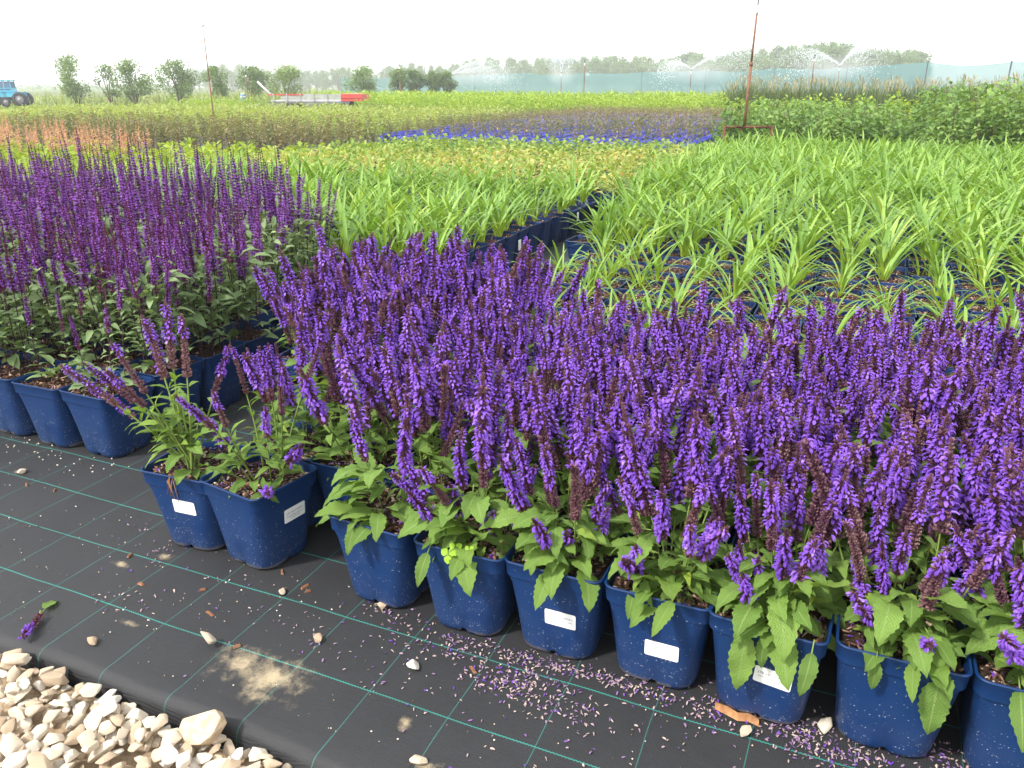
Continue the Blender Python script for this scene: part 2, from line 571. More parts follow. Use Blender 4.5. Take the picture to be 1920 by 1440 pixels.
    spill = math_n(nt, 'MULTIPLY', mr.outputs[0], math_n(nt, 'GREATER_THAN', tot, 0.001))
    weave_gap = math_n(nt, 'MULTIPLY_ADD', wsum, -0.5, 1.0)
    c = mixc(nt, math_n(nt, 'MULTIPLY', math_n(nt, 'MULTIPLY', spill, weave_gap), 0.9), base, (0.46, 0.37, 0.23))
    p = N(nt, 'ShaderNodeBsdfPrincipled')
    p.inputs['Specular IOR Level'].default_value = 0.38
    rr = N(nt, 'ShaderNodeMapRange')
    nt.links.new(nz.outputs[0], rr.inputs[0])
    rr.inputs[3].default_value, rr.inputs[4].default_value = 0.42, 0.72
    nt.links.new(rr.outputs[0], p.inputs['Roughness'])
    nt.links.new(c, p.inputs['Base Color'])
    b = N(nt, 'ShaderNodeBump', Strength=0.35, Distance=0.003)
    hh = math_n(nt, 'ADD', wsum, math_n(nt, 'ADD', math_n(nt, 'MULTIPLY', nz.outputs[0], 2.0), nzs.outputs[0]))
    nt.links.new(hh, b.inputs['Height'])
    nt.links.new(b.outputs[0], p.inputs['Normal'])
    nt.links.new(p.outputs[0], out.inputs[0])
    return m


SPILLS = [(-1.17, 1.105, 0.12, 0.075, 0.9), (-1.07, 1.10, 0.13, 0.10, 1.0), (-1.05, 1.04, 0.10, 0.05, 0.8), (-1.512, 1.112, 0.045, 0.02, 1.0),
          (-1.666, 1.373, 0.05, 0.025, 0.9), (-1.754, 1.295, 0.05, 0.02, 0.9), (-2.525, 1.562, 0.05, 0.025, 0.9), (-0.72, 1.10, 0.025, 0.03, 0.9),
          (-0.63, 1.02, 0.05, 0.03, 0.9)]

# weed mat: a sheet in (u,v) with a rolled front edge
MAT_V0 = 0.955
mb = MB()
us = np.concatenate((np.arange(-70, -4, 3.0), np.arange(-4, 4.01, 0.1), np.arange(7, 25, 3.0)))
prof = [(MAT_V0 - 0.022, -0.075), (MAT_V0 - 0.020, -0.045), (MAT_V0 - 0.014, -0.016), (MAT_V0 - 0.006, -0.006), (MAT_V0 + 0.004, -0.0015), (MAT_V0 + 0.014, 0.0), (MAT_V0 + 0.05, 0.0)]
vs = [p[0] for p in prof] + list(np.arange(1.1, 4.0, 0.1)) + list(np.arange(4.5, 80, 3.0))
zs = [p[1] for p in prof] + [0.0] * (len(vs) - len(prof))
V, F = [], []
for j, v in enumerate(vs):
    for u in us:
        p = W(u, v)
        wz = 0.004 * math.sin(u * 5.3 + v * 1.7) * math.sin(v * 4.1 - u) if 1.0 < v < 3.5 else 0.0
        wob = (0.008 * math.sin(u * 4.1 + 0.6) + 0.005 * math.sin(u * 11.0)) if v < 1.0 else 0.0
        V.append((u, v + wob, zs[j] + gz(p.x, p.y) + min(0, wz)))
nu = len(us)
for j in range(len(vs) - 1):
    for i in range(nu - 1):
        F.append((j * nu + i, j * nu + i + 1, (j + 1) * nu + i + 1, (j + 1) * nu + i))
mb.add(V, F)
weed = obj('weed_mat', mb.mesh('weed_mat', [mat_weed()]))
weed.rotation_euler = (0, 0, TH)
tag(weed, kind='structure')

# open ground to the horizon
m_ground, nt, out = new_mat('field_ground')
tc = N(nt, 'ShaderNodeTexCoord')
nz = N(nt, 'ShaderNodeTexNoise', Scale=0.35, Detail=8.0)
nt.links.new(tc.outputs['Object'], nz.inputs['Vector'])
nz2 = N(nt, 'ShaderNodeTexNoise', Scale=0.02, Detail=3.0)
nt.links.new(tc.outputs['Object'], nz2.inputs['Vector'])
c = mixc(nt, math_n(nt, 'MULTIPLY', math_n(nt, 'ADD', nz.outputs[0], nz2.outputs[0]), 0.5), (0.05, 0.085, 0.022), (0.13, 0.15, 0.05))
p = N(nt, 'ShaderNodeBsdfPrincipled', Roughness=0.95)
p.inputs['Specular IOR Level'].default_value = 0.05
nt.links.new(c, p.inputs['Base Color'])
nt.links.new(p.outputs[0], out.inputs[0])
mb = MB()
gx = np.concatenate(([-900, -500, -250, -150, -100], np.arange(-70, 71, 5.0), [100, 150, 250, 500, 900]))
gy = np.concatenate(([-30.0], np.arange(-10, 121, 5.0), [150, 200, 300, 500, 900]))
V = [(x, y, gz(x, y) - 0.085) for y in gy for x in gx]
F = [(j * len(gx) + i, j * len(gx) + i + 1, (j + 1) * len(gx) + i + 1, (j + 1) * len(gx) + i) for j in range(len(gy) - 1) for i in range(len(gx) - 1)]
mb.add(V, F)
tag(obj('ground', mb.mesh('ground', [m_ground])), kind='structure')

# gravel bed: grit base with single stones on it
mb = MB()
V, F = [], []
gu, gv = np.arange(-3.2, 0.61, 0.1), np.arange(0.0, 0.931, 0.0465)
for v in gv:
    for u in gu:
        V.append((u, v, -0.050 + 0.010 * math.sin(u * 9) * math.cos(v * 11)))
F = [(j * len(gu) + i, j * len(gu) + i + 1, (j + 1) * len(gu) + i + 1, (j + 1) * len(gu) + i) for j in range(len(gv) - 1) for i in range(len(gu) - 1)]
mb.add(V, F)
gravel = obj('gravel_bed', mb.mesh('gravel_bed', [M_sand]))
gravel.rotation_euler = (0, 0, TH)
tag(gravel, kind='structure')


def ico(sub):
    import bmesh
    bm = bmesh.new()
    bmesh.ops.create_icosphere(bm, subdivisions=sub, radius=1.0)
    v = np.array([p.co[:] for p in bm.verts])
    f = [tuple(q.index for q in p.verts) for p in bm.faces]
    bm.free()
    return v, f


ICO2, ICO3 = ico(2), ico(3)


def stone_mesh(seed, src=ICO3, cuts=15):
    r = np.random.default_rng(seed)
    v = src[0].copy()
    for _ in range(cuts):
        n = r.normal(size=3)
        n /= np.linalg.norm(n)
        d = r.uniform(0.45, 0.80)
        h = v @ n
        ex = np.maximum(h - d, 0)
        v = v - np.outer(ex * 0.94, n)
    v *= (1 + 0.03 * np.sin(v[:, :1] * 5 + seed) * np.cos(v[:, 1:2] * 6))
    v *= np.array([r.uniform(0.85, 1.25), r.uniform(0.62, 0.9), r.uniform(0.42, 0.66)])
    mb = MB()
    mb.add(v, src[1], 0, 0.5)
    return mb.mesh('stone', [M_stone], True, 26)


STONES = [stone_mesh(100 + i, ICO3) for i in range(14)]
r = np.random.default_rng(11)
n_st = 0
spots = []
for layer, (step, s0, s1, zz) in enumerate(((0.034, 0.014, 0.023, -0.034), (0.040, 0.016, 0.031, -0.015), (0.068, 0.020, 0.038, 0.002))):
    for v in np.arange(0.40, 0.945, step * 0.9):
        for u in np.arange(-2.15, -0.42, step):
            uu, vv = u + r.uniform(-.5, .5) * step, v + r.uniform(-.5, .5) * step
            s = r.uniform(s0, s1)
            top = 0.004 * (layer == 2)
            if vv > MAT_V0 - 0.020 - s * 0.35:
                continue
            p = W(uu, vv, zz)
            if in_view(p, 0.03, 0.05):
                spots.append((p.y * 1.0, layer, uu, vv, zz + r.uniform(-.004, .006), s))
spots.sort(key=lambda q: (-q[1], math.hypot(q[2] + 0.6, q[3] - 0.9) * 0 + r.random()))
rest = MB()
stone_v = [(np.array([x.co[:] for x in m.vertices]), [tuple(p.vertices) for p in m.polygons]) for m in STONES[8:11]]
for i, (_, layer, u, v, z, s) in enumerate(spots):
    E3 = np.array(Euler((r.uniform(-.5, .5), r.uniform(-.5, .5), r.uniform(0, 6.28))).to_matrix())
    if i < 299:
        o = obj('stone', STONES[int(r.integers(0, 14))], gravel, M4(E3, (u, v, z), s))
    else:
        vv, ff = stone_v[i % 3]
        rest.add(vv @ E3.T * s + np.array((u, v, z)), ff, 0, float(r.random()))
M_stone_rest = mat_ramp('limestone_small', [(0.0, (0.34, 0.24, 0.16)), (0.25, (0.52, 0.41, 0.29)), (0.6, (0.66, 0.56, 0.43)), (0.85, (0.77, 0.71, 0.61)), (1.0, (0.85, 0.82, 0.76))], 0.85, 0.2, 1.0, 0.0, 0.5, 38.0, 0.28)
if rest.n:
    o = obj('small_stones', rest.mesh('small_stones', [M_stone_rest], True, 26), gravel)
    o['kind'] = 'stuff'

import bmesh
bm = bmesh.new()
rb = np.random.default_rng(4)
for (x, y) in ((-1.0, -.55), (-.85, .05), (-.1, .55), (.65, .80), (1.0, .55), (.85, -.1), (.45, -.6), (-.35, -.8)):
    for z in (-.24, .20):
        k = .82 if z < 0 else .9
        bm.verts.new((x * k + rb.normal() * .05, y * k + rb.normal() * .05, z + rb.normal() * .05))
for (x, y) in ((.1, .1), (.4, .3), (-.3, -.3)):
    bm.verts.new((x, y, .30))
bmesh.ops.convex_hull(bm, input=bm.verts)
bmesh.ops.bevel(bm, geom=bm.edges[:], offset=.035, segments=2, affect='EDGES', profile=.6)
SLAB = bpy.data.meshes.new('slab_stone')
bm.to_mesh(SLAB)
bm.free()
SLAB.materials.append(M_slab)
# single stones lying on the mat
LOOSE = [(-1.537, 1.025, 0.020, 'small pale stone on the black mat between the gravel and the sandy smear'),
         (-1.272, 1.129, 0.026, 'upright cream stone beside the sandy spill on the mat'),
         (-1.050, 1.246, 0.018, 'squarish cream stone on a green thread crossing near the sandy spill'),
         (-1.247, 1.363, 0.017, 'pointed yellowish stone on the mat in front of the second pot'),
         (-0.976, 1.418, 0.021, 'rounded tan stone against the foot of the third front pot'),
         (-0.789, 1.253, 0.022, 'pinkish tan stone left of the biggest drift of fallen petals'),
         (-0.062, 1.355, 0.021, 'flat oval stone leaning on petals in front of the seventh pot'),
         (0.085, 1.435, 0.024, 'broad cream stone between the seventh and eighth front pots'),
         (-0.641, 1.019, 0.018, 'small brown stone at the bottom edge of the mat'),
         (-1.094, 0.915, 0.058, 'large tan pointed stone leaning on the rolled mat edge'),
         (-2.516, 1.565, 0.022, 'flat sandy stone on the mat before the tall salvias')]
for i, (u, v, s, lab) in enumerate(LOOSE):
    big = s > 0.05
    o = obj('loose_stone', SLAB if big else STONES[(i * 3 + 2) % 14])
    e = Euler((R(52), R(-6), TH - R(6))) if big else (Euler((0, R(60), R(20))) if i == 1 else Euler((r.uniform(-.3, .3), r.uniform(-.3, .3), r.uniform(0, 6))))
    zz = 0.012 if big else s * 0.42 if i != 1 else s * 0.8
    o.matrix_basis = Matrix.Translation(W(u, v, zz)) @ e.to_matrix().to_4x4() @ Matrix.Diagonal((s, s, s, 1))
    tag(o, lab, 'stone', 'stones lying loose on the weed mat')


# ---------------------------------------------------------------- pots
def rsq(h, cr, nseg=6, ncor=5):
    """rounded square ring, counter-clockwise, starting at the -y side"""
    P = []
    a = h - cr
    for s in range(4):
        R3 = rz(s * math.pi / 2)
        for k in range(nseg):
            t = k / nseg
            P.append(R3 @ np.array((-a + 2 * a * t, -h, 0)))
        for k in range(ncor):
            q = -math.pi / 2 + (math.pi / 2) * k / ncor
            P.append(R3 @ np.array((a + cr * math.cos(q), -a + cr * math.sin(q), 0)))
    return np.array(P)


def pot_mesh(name, mats, hw=0.1165, H=0.25, bot=0.091, simple=False):
    rings = [(bot - 0.012, 0.046, 0.0), (bot - 0.003, 0.048, 0.008), (bot, 0.048, 0.02), ((bot + hw) / 2 - 0.004, 0.042, 0.115), (hw - 0.0075, 0.030, H - 0.043),
             (hw - 0.0030, 0.026, H - 0.041), (hw - 0.0012, 0.024, H - 0.006), (hw + 0.001, 0.024, H - 0.003), (hw - 0.0005, 0.023, H), (hw - 0.004, 0.021, H - 0.001),
             (hw - 0.006, 0.020, H - 0.012), (hw - 0.012, 0.018, H - 0.06)]
    ns, nc = (6, 5) if not simple else (2, 2)
    if simple:
        rings = [rings[i] for i in (0, 2, 4, 5, 8, 9, 11)]
    V, F = [], []
    n = 4 * (ns + nc)
    for ri, (h, cr, z) in enumerate(rings):
        P = rsq(h, cr, ns, nc)
        P[:, 2] = z
        if not simple and ri < 2:         # drainage notch in the middle of each side
            for s in range(4):
                for k in (3,):
                    P[s * (ns + nc) + k, 2] = 0.020
                    P[s * (ns + nc) + k, :2] *= 0.97
        V.append(P)
    for i in range(len(rings) - 1):
        for k in range(n):
            k2 = (k + 1) % n
            F.append((i * n + k, i * n + k2, (i + 1) * n + k2, (i + 1) * n + k))
    mb = MB()
    mb.add(np.concatenate(V), F)
    return mb.mesh(name, mats, True, 40)


POT = pot_mesh('pot', [M_pot])
POT_NAVY = pot_mesh('pot_navy', [M_pot_far])
POT_LOW = pot_mesh('pot_low', [M_pot_far], simple=True)
POT_BRIGHT = pot_mesh('pot_bright', [M_pot_bright], hw=0.15, H=0.26, bot=0.11, simple=True)


def soil_mesh(seed, chips, z=0.225, petals=0.0):
    r = np.random.default_rng(seed)
    mb = MB()
    n = 9
    V, F = [], []
    for j in range(n):
        for i in range(n):
            x, y = (i / (n - 1) - .5) * 0.212, (j / (n - 1) - .5) * 0.212
            V.append((x, y, z + r.normal() * 0.003 + 0.006 * math.cos(x * 14) * math.cos(y * 14)))
    F = [(j * n + i, j * n + i + 1, (j + 1) * n + i + 1, (j + 1) * n + i) for j in range(n - 1) for i in range(n - 1)]
    mb.add(V, F, 0)
    for _ in range(chips):
        x, y = r.uniform(-.101, .101, 2)
        L, Wd = r.uniform(.007, .02), r.uniform(.003, .008)
        E3 = np.array(Euler((r.normal() * .5, r.normal() * .4, r.uniform(0, 6.28))).to_matrix())
        pet = r.random() < petals
        q = np.array([(-L, -Wd, 0), (L * r.uniform(.6, 1), -Wd * r.uniform(.5, 1), 0), (L, Wd * r.uniform(.5, 1), .001), (-L * r.uniform(.6, 1), Wd, 0), (0, 0, .0035)]) * (0.35 if pet else 0.55)
        mb.add(q @ E3.T + np.array((x, y, z + 0.007 + r.uniform(0, .006))), [(0, 1, 4), (1, 2, 4), (2, 3, 4), (3, 0, 4)], 2 if pet else 1, float(r.random() ** 1.3))
    return mb.mesh('bark_mulch', [M_soil, M_mulch, M_petal], False)


SOIL_SALVIA = [soil_mesh(20 + i, 420, 0.225, 0.35) for i in range(3)]
SOIL_BARK = [soil_mesh(30 + i, 300, 0.225, 0.03) for i in range(3)]
SOIL_LOW = [soil_mesh(40 + i, 90, 0.222, 0.0) for i in range(2)]


# ---------------------------------------------------------------- leaves and flowers
def leaf_geo(mb, L, Wd, M3, t, nl=8, arch=0.8, fold=0.35, pet=0.0, serr=0.0, wav=0.0, mat=0, var=0.5, r=None, shape=1.0, droop0=0.0, pmat=None, nw=2):
    """a leaf growing along +X from the origin, blade up +Z; arch is the total downward bend (radians)"""
    r = r or rng
    if nl == 1:        # small far leaf: a folded diamond
        c1, s1 = math.cos(droop0 + arch * .3), math.sin(droop0 + arch * .3)
        c2, s2 = math.cos(droop0 + arch), math.sin(droop0 + arch)
        q = L * .45
        V = np.array([(0, 0, 0), (q * c1, -Wd / 2, -q * s1 + fold * Wd / 2), (q * c1, Wd / 2, -q * s1 + fold * Wd / 2), (q * c1 + (L - q) * c2, 0, -q * s1 - (L - q) * s2)])
        mb.add(V @ np.asarray(M3).T + np.asarray(t), [(0, 1, 3), (0, 3, 2)], mat, var, [(.5, 0), (0, .5), (1, .5), (.5, 1)])
        return
    V, UVs, F = [], [], []
    x = z = 0.0
    a = droop0
    tot = L + pet
    steps = nl
    if pet > 0:
        steps = nl + 1
    ph = r.uniform(0, 6.28)
    for i in range(nl + 1):
        s = i / nl
        wd = Wd * (math.sin(math.pi * min(1, s ** 0.72 * 0.97 + 0.03)) ** shape) * 0.5
        if i == nl:
            wd = Wd * 0.02
        if serr and 0 < i < nl:
            wd *= 1 + serr * (1 if i % 2 else -1)
        for j in range(2 * nw + 1):
            q = (j - nw) / nw
            yy = wd * q
            zz = abs(q) * wd * fold + wav * Wd * math.sin(ph + s * 13 + q * 1.5) * abs(q)
            V.append((x + pet * math.cos(droop0) - math.sin(a) * -zz * 0, yy, z + pet * -math.sin(droop0) + zz))
            UVs.append(((q + 1) / 2, s))
        a2 = droop0 + arch * (s + 0.5 / nl)
        x += L / nl * math.cos(a2)
        z += -L / nl * math.sin(a2)
    k = 2 * nw + 1
    for i in range(nl):
        for j in range(2 * nw):
            F.append((i * k + j, i * k + j + 1, (i + 1) * k + j + 1, (i + 1) * k + j))
    V = np.array(V)
    mb.add(V @ np.asarray(M3).T + np.asarray(t), F, mat, var, UVs)
    if pet > 0:
        w2 = max(0.0012, Wd * 0.05)
        e = np.array((pet * math.cos(droop0) * 1.05, 0, -pet * math.sin(droop0) * 1.05))
        pv = np.array([(0, -w2, 0), (0, w2, 0), (0, 0, w2 * 1.4), e + (0, -w2, 0), e + (0, w2, 0), e + (0, 0, w2 * 1.4)])
        mb.add(pv @ np.asarray(M3).T + np.asarray(t), [(0, 3, 5, 2), (2, 5, 4, 1), (1, 4, 3, 0)], mat if pmat is None else pmat, 0.9, [(0.5, 0.02)] * 6)


def orient(az_, el_, roll=0.0):
    return rz(az_) @ ry(-el_) @ rx(roll)


# one labiate flower (faces +X) and its calyx
def flower_parts():
    hood = [(.0055, .0025, .0014), (.0095, .0080, .0021), (.0142, .0112, .0024), (.0190, .0102, .0019), (.0225, .0060, .0010)]
    V, F = [], []
    for (x, z, wd) in hood:
        V += [(x, -wd, z - .0022), (x, 0, z), (x, wd, z - .0022)]
    for i in range(4):
        for j in range(2):
            F.append((i * 3 + j, i * 3 + j + 1, i * 3 + j + 4, i * 3 + j + 3))
    lip = [(.0060, .0010, .0015), (.0122, -.0002, .0024), (.0170, -.0040, .0038), (.0172, -.0090, .0018)]
    b = len(V)
    for (x, z, wd) in lip:
        V += [(x - wd * .25, -wd, z + .0008), (x, 0, z), (x - wd * .25, wd, z + .0008)]
    for i in range(3):
        for j in range(2):
            F.append((b + i * 3 + j, b + i * 3 + j + 1, b + i * 3 + j + 4, b + i * 3 + j + 3))
    FL = (np.array(V), F)
    C, G = [], []
    for x, z, rr in ((0, 0, .0010), (.0045, .001, .0024), (.0095, .0028, .0030)):
        for k in range(5):
            q = 2 * math.pi * k / 5
            xx = x + (.0022 if (k % 2 == 0 and x > .009) else 0)
            C.append((xx, rr * math.cos(q), z + rr * math.sin(q)))
    for i in range(2):
        for k in range(5):
            k2 = (k + 1) % 5
            G.append((i * 5 + k, i * 5 + k2, (i + 1) * 5 + k2, (i + 1) * 5 + k))
    CA = (np.array(C), G)
    lowf = (np.array([(.005, -.002, .003), (.005, .002, .003), (.014, .0032, .009), (.014, -.0032, .009), (.020, .001, .004), (.020, -.001, .004),
                      (.006, -.002, .001), (.006, .002, .001), (.016, .006, -.005), (.016, -.006, -.005)]), [(0, 1, 2, 3), (3, 2, 4, 5), (6, 7, 8, 9)])
    lowc = (np.array([(0, -.001, 0), (0, .001, 0), (.011, .003, .004), (.011, -.003, .004), (.006, 0, .0045)]), [(0, 1, 2, 3), (0, 3, 4), (1, 4, 2)])
    return FL, CA, lowf, lowc


FLO, CAL, FLO_L, CAL_L = flower_parts()


def stalk(mb, r, H, f0, spent, bud, dz=0.0098, nper=6, fs=1.0, bend=0.03, rad=0.0022, pairs=2, low=False, leafL=(.035, .06), leafW=.022, grey=False, base=(0, 0, 0), M3=None,
          purple=False, taper=0.42, pflower=0.55):
    """a flower stalk: stem, leaf pairs on its lower part, whorls of calyces and flowers. Material slots: 0 corolla 1 calyx 2 green stem 3 purple stem 4 leaf"""
    M3 = np.eye(3) if M3 is None else np.asarray(M3)
    base = np.asarray(base, dtype=float)
    ba = r.uniform(0, 6.28)
    bx, by = bend * math.cos(ba), bend * math.sin(ba)
    sw = r.uniform(-.008, .008)

    def P(z):
        t = z / H
        return np.array((bx * t * t + sw * math.sin(t * 5), by * t * t + sw * math.cos(t * 4) - sw, z * (1 - 0.02 * t)))

    def put(V):
        return V @ M3.T + base
    n = 4 if low else 7
    zs_ = np.linspace(0, H * f0, n)
    zs2 = np.linspace(H * f0, H * 0.985, n)
    t1, t2 = MB(), MB()
    tube(mb, [put(P(z)) for z in zs_], [rad * (1 - .35 * z / H) for z in zs_], 3 if low else 5, 3 if purple else 2, float(r.uniform(.2, .9)), False)
    tube(mb, [put(P(z)) for z in zs2], [rad * (1 - .65 * z / H) for z in zs2], 3 if low else 5, 3, float(r.uniform(.2, .9)), False)
    for i in range(pairs):
        z = H * f0 * (0.25 + 0.7 * (i + .5) / max(1, pairs)) + r.uniform(-.01, .01)
        a0 = r.uniform(0, 3.14) if i == 0 else a0 + math.pi / 2
        for sgn in (0, math.pi):
            L = r.uniform(*leafL) * (1.1 - .35 * i / max(1, pairs))
            leaf_geo(mb, L, leafW * r.uniform(.8, 1.2) * L / leafL[1], M3 @ orient(a0 + sgn + r.normal() * .2, R(r.uniform(15, 50)), r.normal() * .3), put(P(z)), 3 if low else 6,
                     r.uniform(.5, 1.3), .35, 0.006, 0 if (low or grey) else .10, .05, 4, float(r.random()), r, nw=1)
    z = H * f0
    k = 0
    fl, ca = (FLO_L, CAL_L) if low else (FLO, CAL)
    while z < H * 0.985:
        s = (z - H * f0) / (H * (1 - f0))
        a0 = (k % 2) * math.pi / nper + r.normal() * .12
        size = fs * (1.0 - taper * s)
        isbud = s > bud
        np_ = nper if s < .93 else max(3, nper - 2)
        for j in range(np_):
            q = a0 + 2 * math.pi * j / np_ + r.normal() * .12
            e = R(r.normal() * 9 + (20 if not isbud else 48))
            O = M3 @ orient(q, e, r.normal() * .15)
            c0 = put(P(z))
            sc = size * r.uniform(.85, 1.15) * (0.8 if isbud else 1.0)
            mb.add((ca[0] * sc * 1.15) @ O.T + c0, ca[1], 1, float(np.clip(r.normal() * .2 + (.65 if s < spent else .35), 0, 1)))
            if not isbud and s >= spent and r.random() < pflower * (1.0 if s < bud - .12 else .7) * (1.35 if math.sin(z * 95 + q + ba) > -.1 else .45):
                mb.add((fl[0] * sc * 1.08) @ O.T + c0, fl[1], 0, float(np.clip(r.normal() * .25 + .5, 0, 1)))
        z += dz * fs * (1 - .5 * s) * r.uniform(.85, 1.15)
        k += 1


SMATS = [M_flower, M_calyx, M_stem, M_stemp, M_sleaf]
M_flower2 = mat_leaf('purple_corolla', [(0.0, (0.10, 0.026, 0.20)), (0.5, (0.20, 0.058, 0.35)), (1.0, (0.36, 0.15, 0.52))], 0.35, (1.0, 0.8, 1.0), 0.6, 0.2)
CMATS = [M_flower2, M_calyx2, M_stem, M_stemp, M_gleaf]
STALKS = []          # dark violet salvia
rr = np.random.default_rng(3)
for i in range(14):
    mb = MB()
    H = rr.uniform(.31, .44)
    kind = i % 7
    spent = (.08, .35, .03, .55, .2, .85, .12)[kind]
    bud = (.88, .91, .82, .92, .90, .97, .78)[kind]
    stalk(mb, rr, H, rr.uniform(.42, .52), spent, bud, pairs=2, bend=rr.uniform(.01, .05), dz=.0105, nper=7, fs=rr.uniform(1.08, 1.34))
    STALKS.append(mb.mesh('flower_spike', SMATS))
SHORT = []
for i in range(5):
    mb = MB()
    stalk(mb, rr, rr.uniform(.17, .24), .5, .08, .82, pairs=2, bend=.03, dz=.0095, fs=1.0)
    SHORT.append(mb.mesh('flower_spike_short', SMATS))
LANKY = []
for i in range(7):
    mb = MB()
    stalk(mb, rr, rr.uniform(.40, .52), .60, (.45, .1, .3, .7, .25, .5, .6)[i], .88, pairs=4, bend=rr.uniform(.03, .09), dz=.011, fs=1.0, leafL=(.045, .085), leafW=.026, rad=.0030)
    LANKY.append(mb.mesh('lanky_flower_stem', SMATS))
TALL = []
for i in range(10):
    mb = MB()
    H = rr.uniform(.46, .68)
    stalk(mb, rr, H, rr.uniform(.50, .60), (.0, .05, .1, .0, .3)[i % 5], (.62, .75, .8, .5, .85)[i % 5], pairs=5, bend=rr.uniform(.01, .05), dz=.0160, nper=6, fs=.92, grey=True,
          purple=True, leafL=(.04, .065), leafW=.026, rad=.0024, taper=.45, pflower=.55)
    TALL.append(mb.mesh('flower_spike_tall', CMATS))


def mass(n, Hr, seed, **kw):
    """many far-off stalks of one plant in one mesh"""
    r = np.random.default_rng(seed)
    mb = MB()
    for i in range(n):
        a = r.uniform(0, 6.28)
        d = .07 * math.sqrt(r.random())
        til = R(r.uniform(1, 11))
        stalk(mb, r, r.uniform(*Hr), r.uniform(.50, .60), r.choice([0, .05, .2]), r.choice([.6, .75, .85]), low=True, M3=rz(a) @ ry(til) @ rz(r.uniform(0, 6)),
              base=(d * math.cos(a), d * math.sin(a), 0), **kw)
    return mb


TALL_MASS = [mass(9, (.46, .76), 70 + i, dz=.018, nper=6, fs=1.15, purple=True, grey=True, pairs=4, leafL=(.045, .07), leafW=.03, rad=.0026, taper=.55, pflower=.62).mesh('flower_spikes', CMATS) for i in range(5)]

# broad wrinkled basal leaves of the salvia
SLEAF = []
for i in range(9):
    mb = MB()
    L = rr.uniform(.075, .115)
    leaf_geo(mb, L, L * rr.uniform(.40, .52), np.eye(3), (0, 0, 0), 15, rr.uniform(.5, 1.5), rr.uniform(.15, .5), rr.uniform(.015, .035), .085, rr.uniform(.05, .11), 0, .5, rr, .78, nw=2, pmat=1)
    SLEAF.append(mb.mesh('salvia_leaf', [M_sleaf, M_stem]))
HANG = []
for i in range(4):
    mb = MB()
    L = (.115, .095, .125, .105)[i]
    leaf_geo(mb, L, L * (.40, .36, .42, .38)[i], np.eye(3), (0, 0, 0), 15, (.25, .5, .15, .6)[i], .22, .03, .08, .06, 0, .5, rr, .78, nw=2, pmat=1)
    HANG.append(mb.mesh('hanging_leaf', [M_sleaf, M_stem]))
GLEAF = []
for i in range(5):
    mb = MB()
    L = rr.uniform(.06, .09)
    leaf_geo(mb, L, L * rr.uniform(.38, .5), np.eye(3), (0, 0, 0), 7, rr.uniform(.3, 1.1), rr.uniform(.2, .5), .015, 0, .04, 0, .5, rr, .8, nw=1, pmat=1)
    GLEAF.append(mb.mesh('grey_leaf', [M_gleaf, M_stem]))


def foliage(seed, n, H, Rad, Lr, wr, mats, nl=5, serr=.08, zpow=1.0, elr=(0, 60), arch=(.4, 1.3)):
    r = np.random.default_rng(seed)
    mb = MB()
    for _ in range(n):
        a = r.uniform(0, 6.28)
        zz = H * r.random() ** zpow
        d = Rad * r.uniform(.1, 1.0)
        L = r.uniform(*Lr)
        leaf_geo(mb, L, L * wr * r.uniform(.8, 1.2), orient(a + r.normal() * .6, R(r.uniform(*elr)), r.normal() * .4), (d * math.cos(a), d * math.sin(a), zz), nl, r.uniform(*arch), .35, .012, serr,
                 .06, 0, float(r.random()), r, .8, nw=1, pmat=0)
    return mb.mesh('foliage', mats)


SFOL = [foliage(200 + i, 60, .20, .095, (.06, .10), .42, [M_sleaf]) for i in range(4)]
GFOL = [foliage(210 + i, 100, .37, .112, (.05, .085), .40, [M_gleaf], serr=0, zpow=.8, elr=(-5, 60)) for i in range(4)]


# ---------------------------------------------------------------- stickers
def sticker_mesh(name, w_, h_):
    mb = MB()
    P = []
    cr = 0.004
    for cx, cy, a in ((w_ / 2 - cr, h_ / 2 - cr, 0), (-w_ / 2 + cr, h_ / 2 - cr, 90), (-w_ / 2 + cr, -h_ / 2 + cr, 180), (w_ / 2 - cr, -h_ / 2 + cr, 270)):
        for k in range(4):
            q = R(a + 30 * k)
            P.append((cx + cr * math.cos(q), 0, cy + cr * math.sin(q)))
    n = len(P)
    top = [(x, -.0006, z) for x, y, z in P]
    mb.add(top + P, [tuple(range(n))[::-1]] + [(i, (i + 1) % n, n + (i + 1) % n, n + i) for i in range(n)])
    return mb.mesh(name, [M_white], False)


STICK = sticker_mesh('sticker', .074, .042)


def text_mesh(name, body, size):
    cu = bpy.data.curves.new(name, 'FONT')
    cu.body = body
    cu.size = size
    cu.align_x = 'CENTER'
    cu.resolution_u = 2
    tmp = bpy.data.objects.new(name, cu)
    COL.objects.link(tmp)
    bpy.context.view_layer.update()
    me = bpy.data.meshes.new_from_object(tmp.evaluated_get(bpy.context.evaluated_depsgraph_get()))
    bpy.data.objects.remove(tmp)
    me.materials.clear()
    me.materials.append(M_ink)
    return me


LINES = [text_mesh('line_one', 'LTD 36D 20 45D0 1', .0072), text_mesh('line_two', 'European Bearing Bottom', .0054), text_mesh('line_three', '(Cutting Rooted)', .0050)]


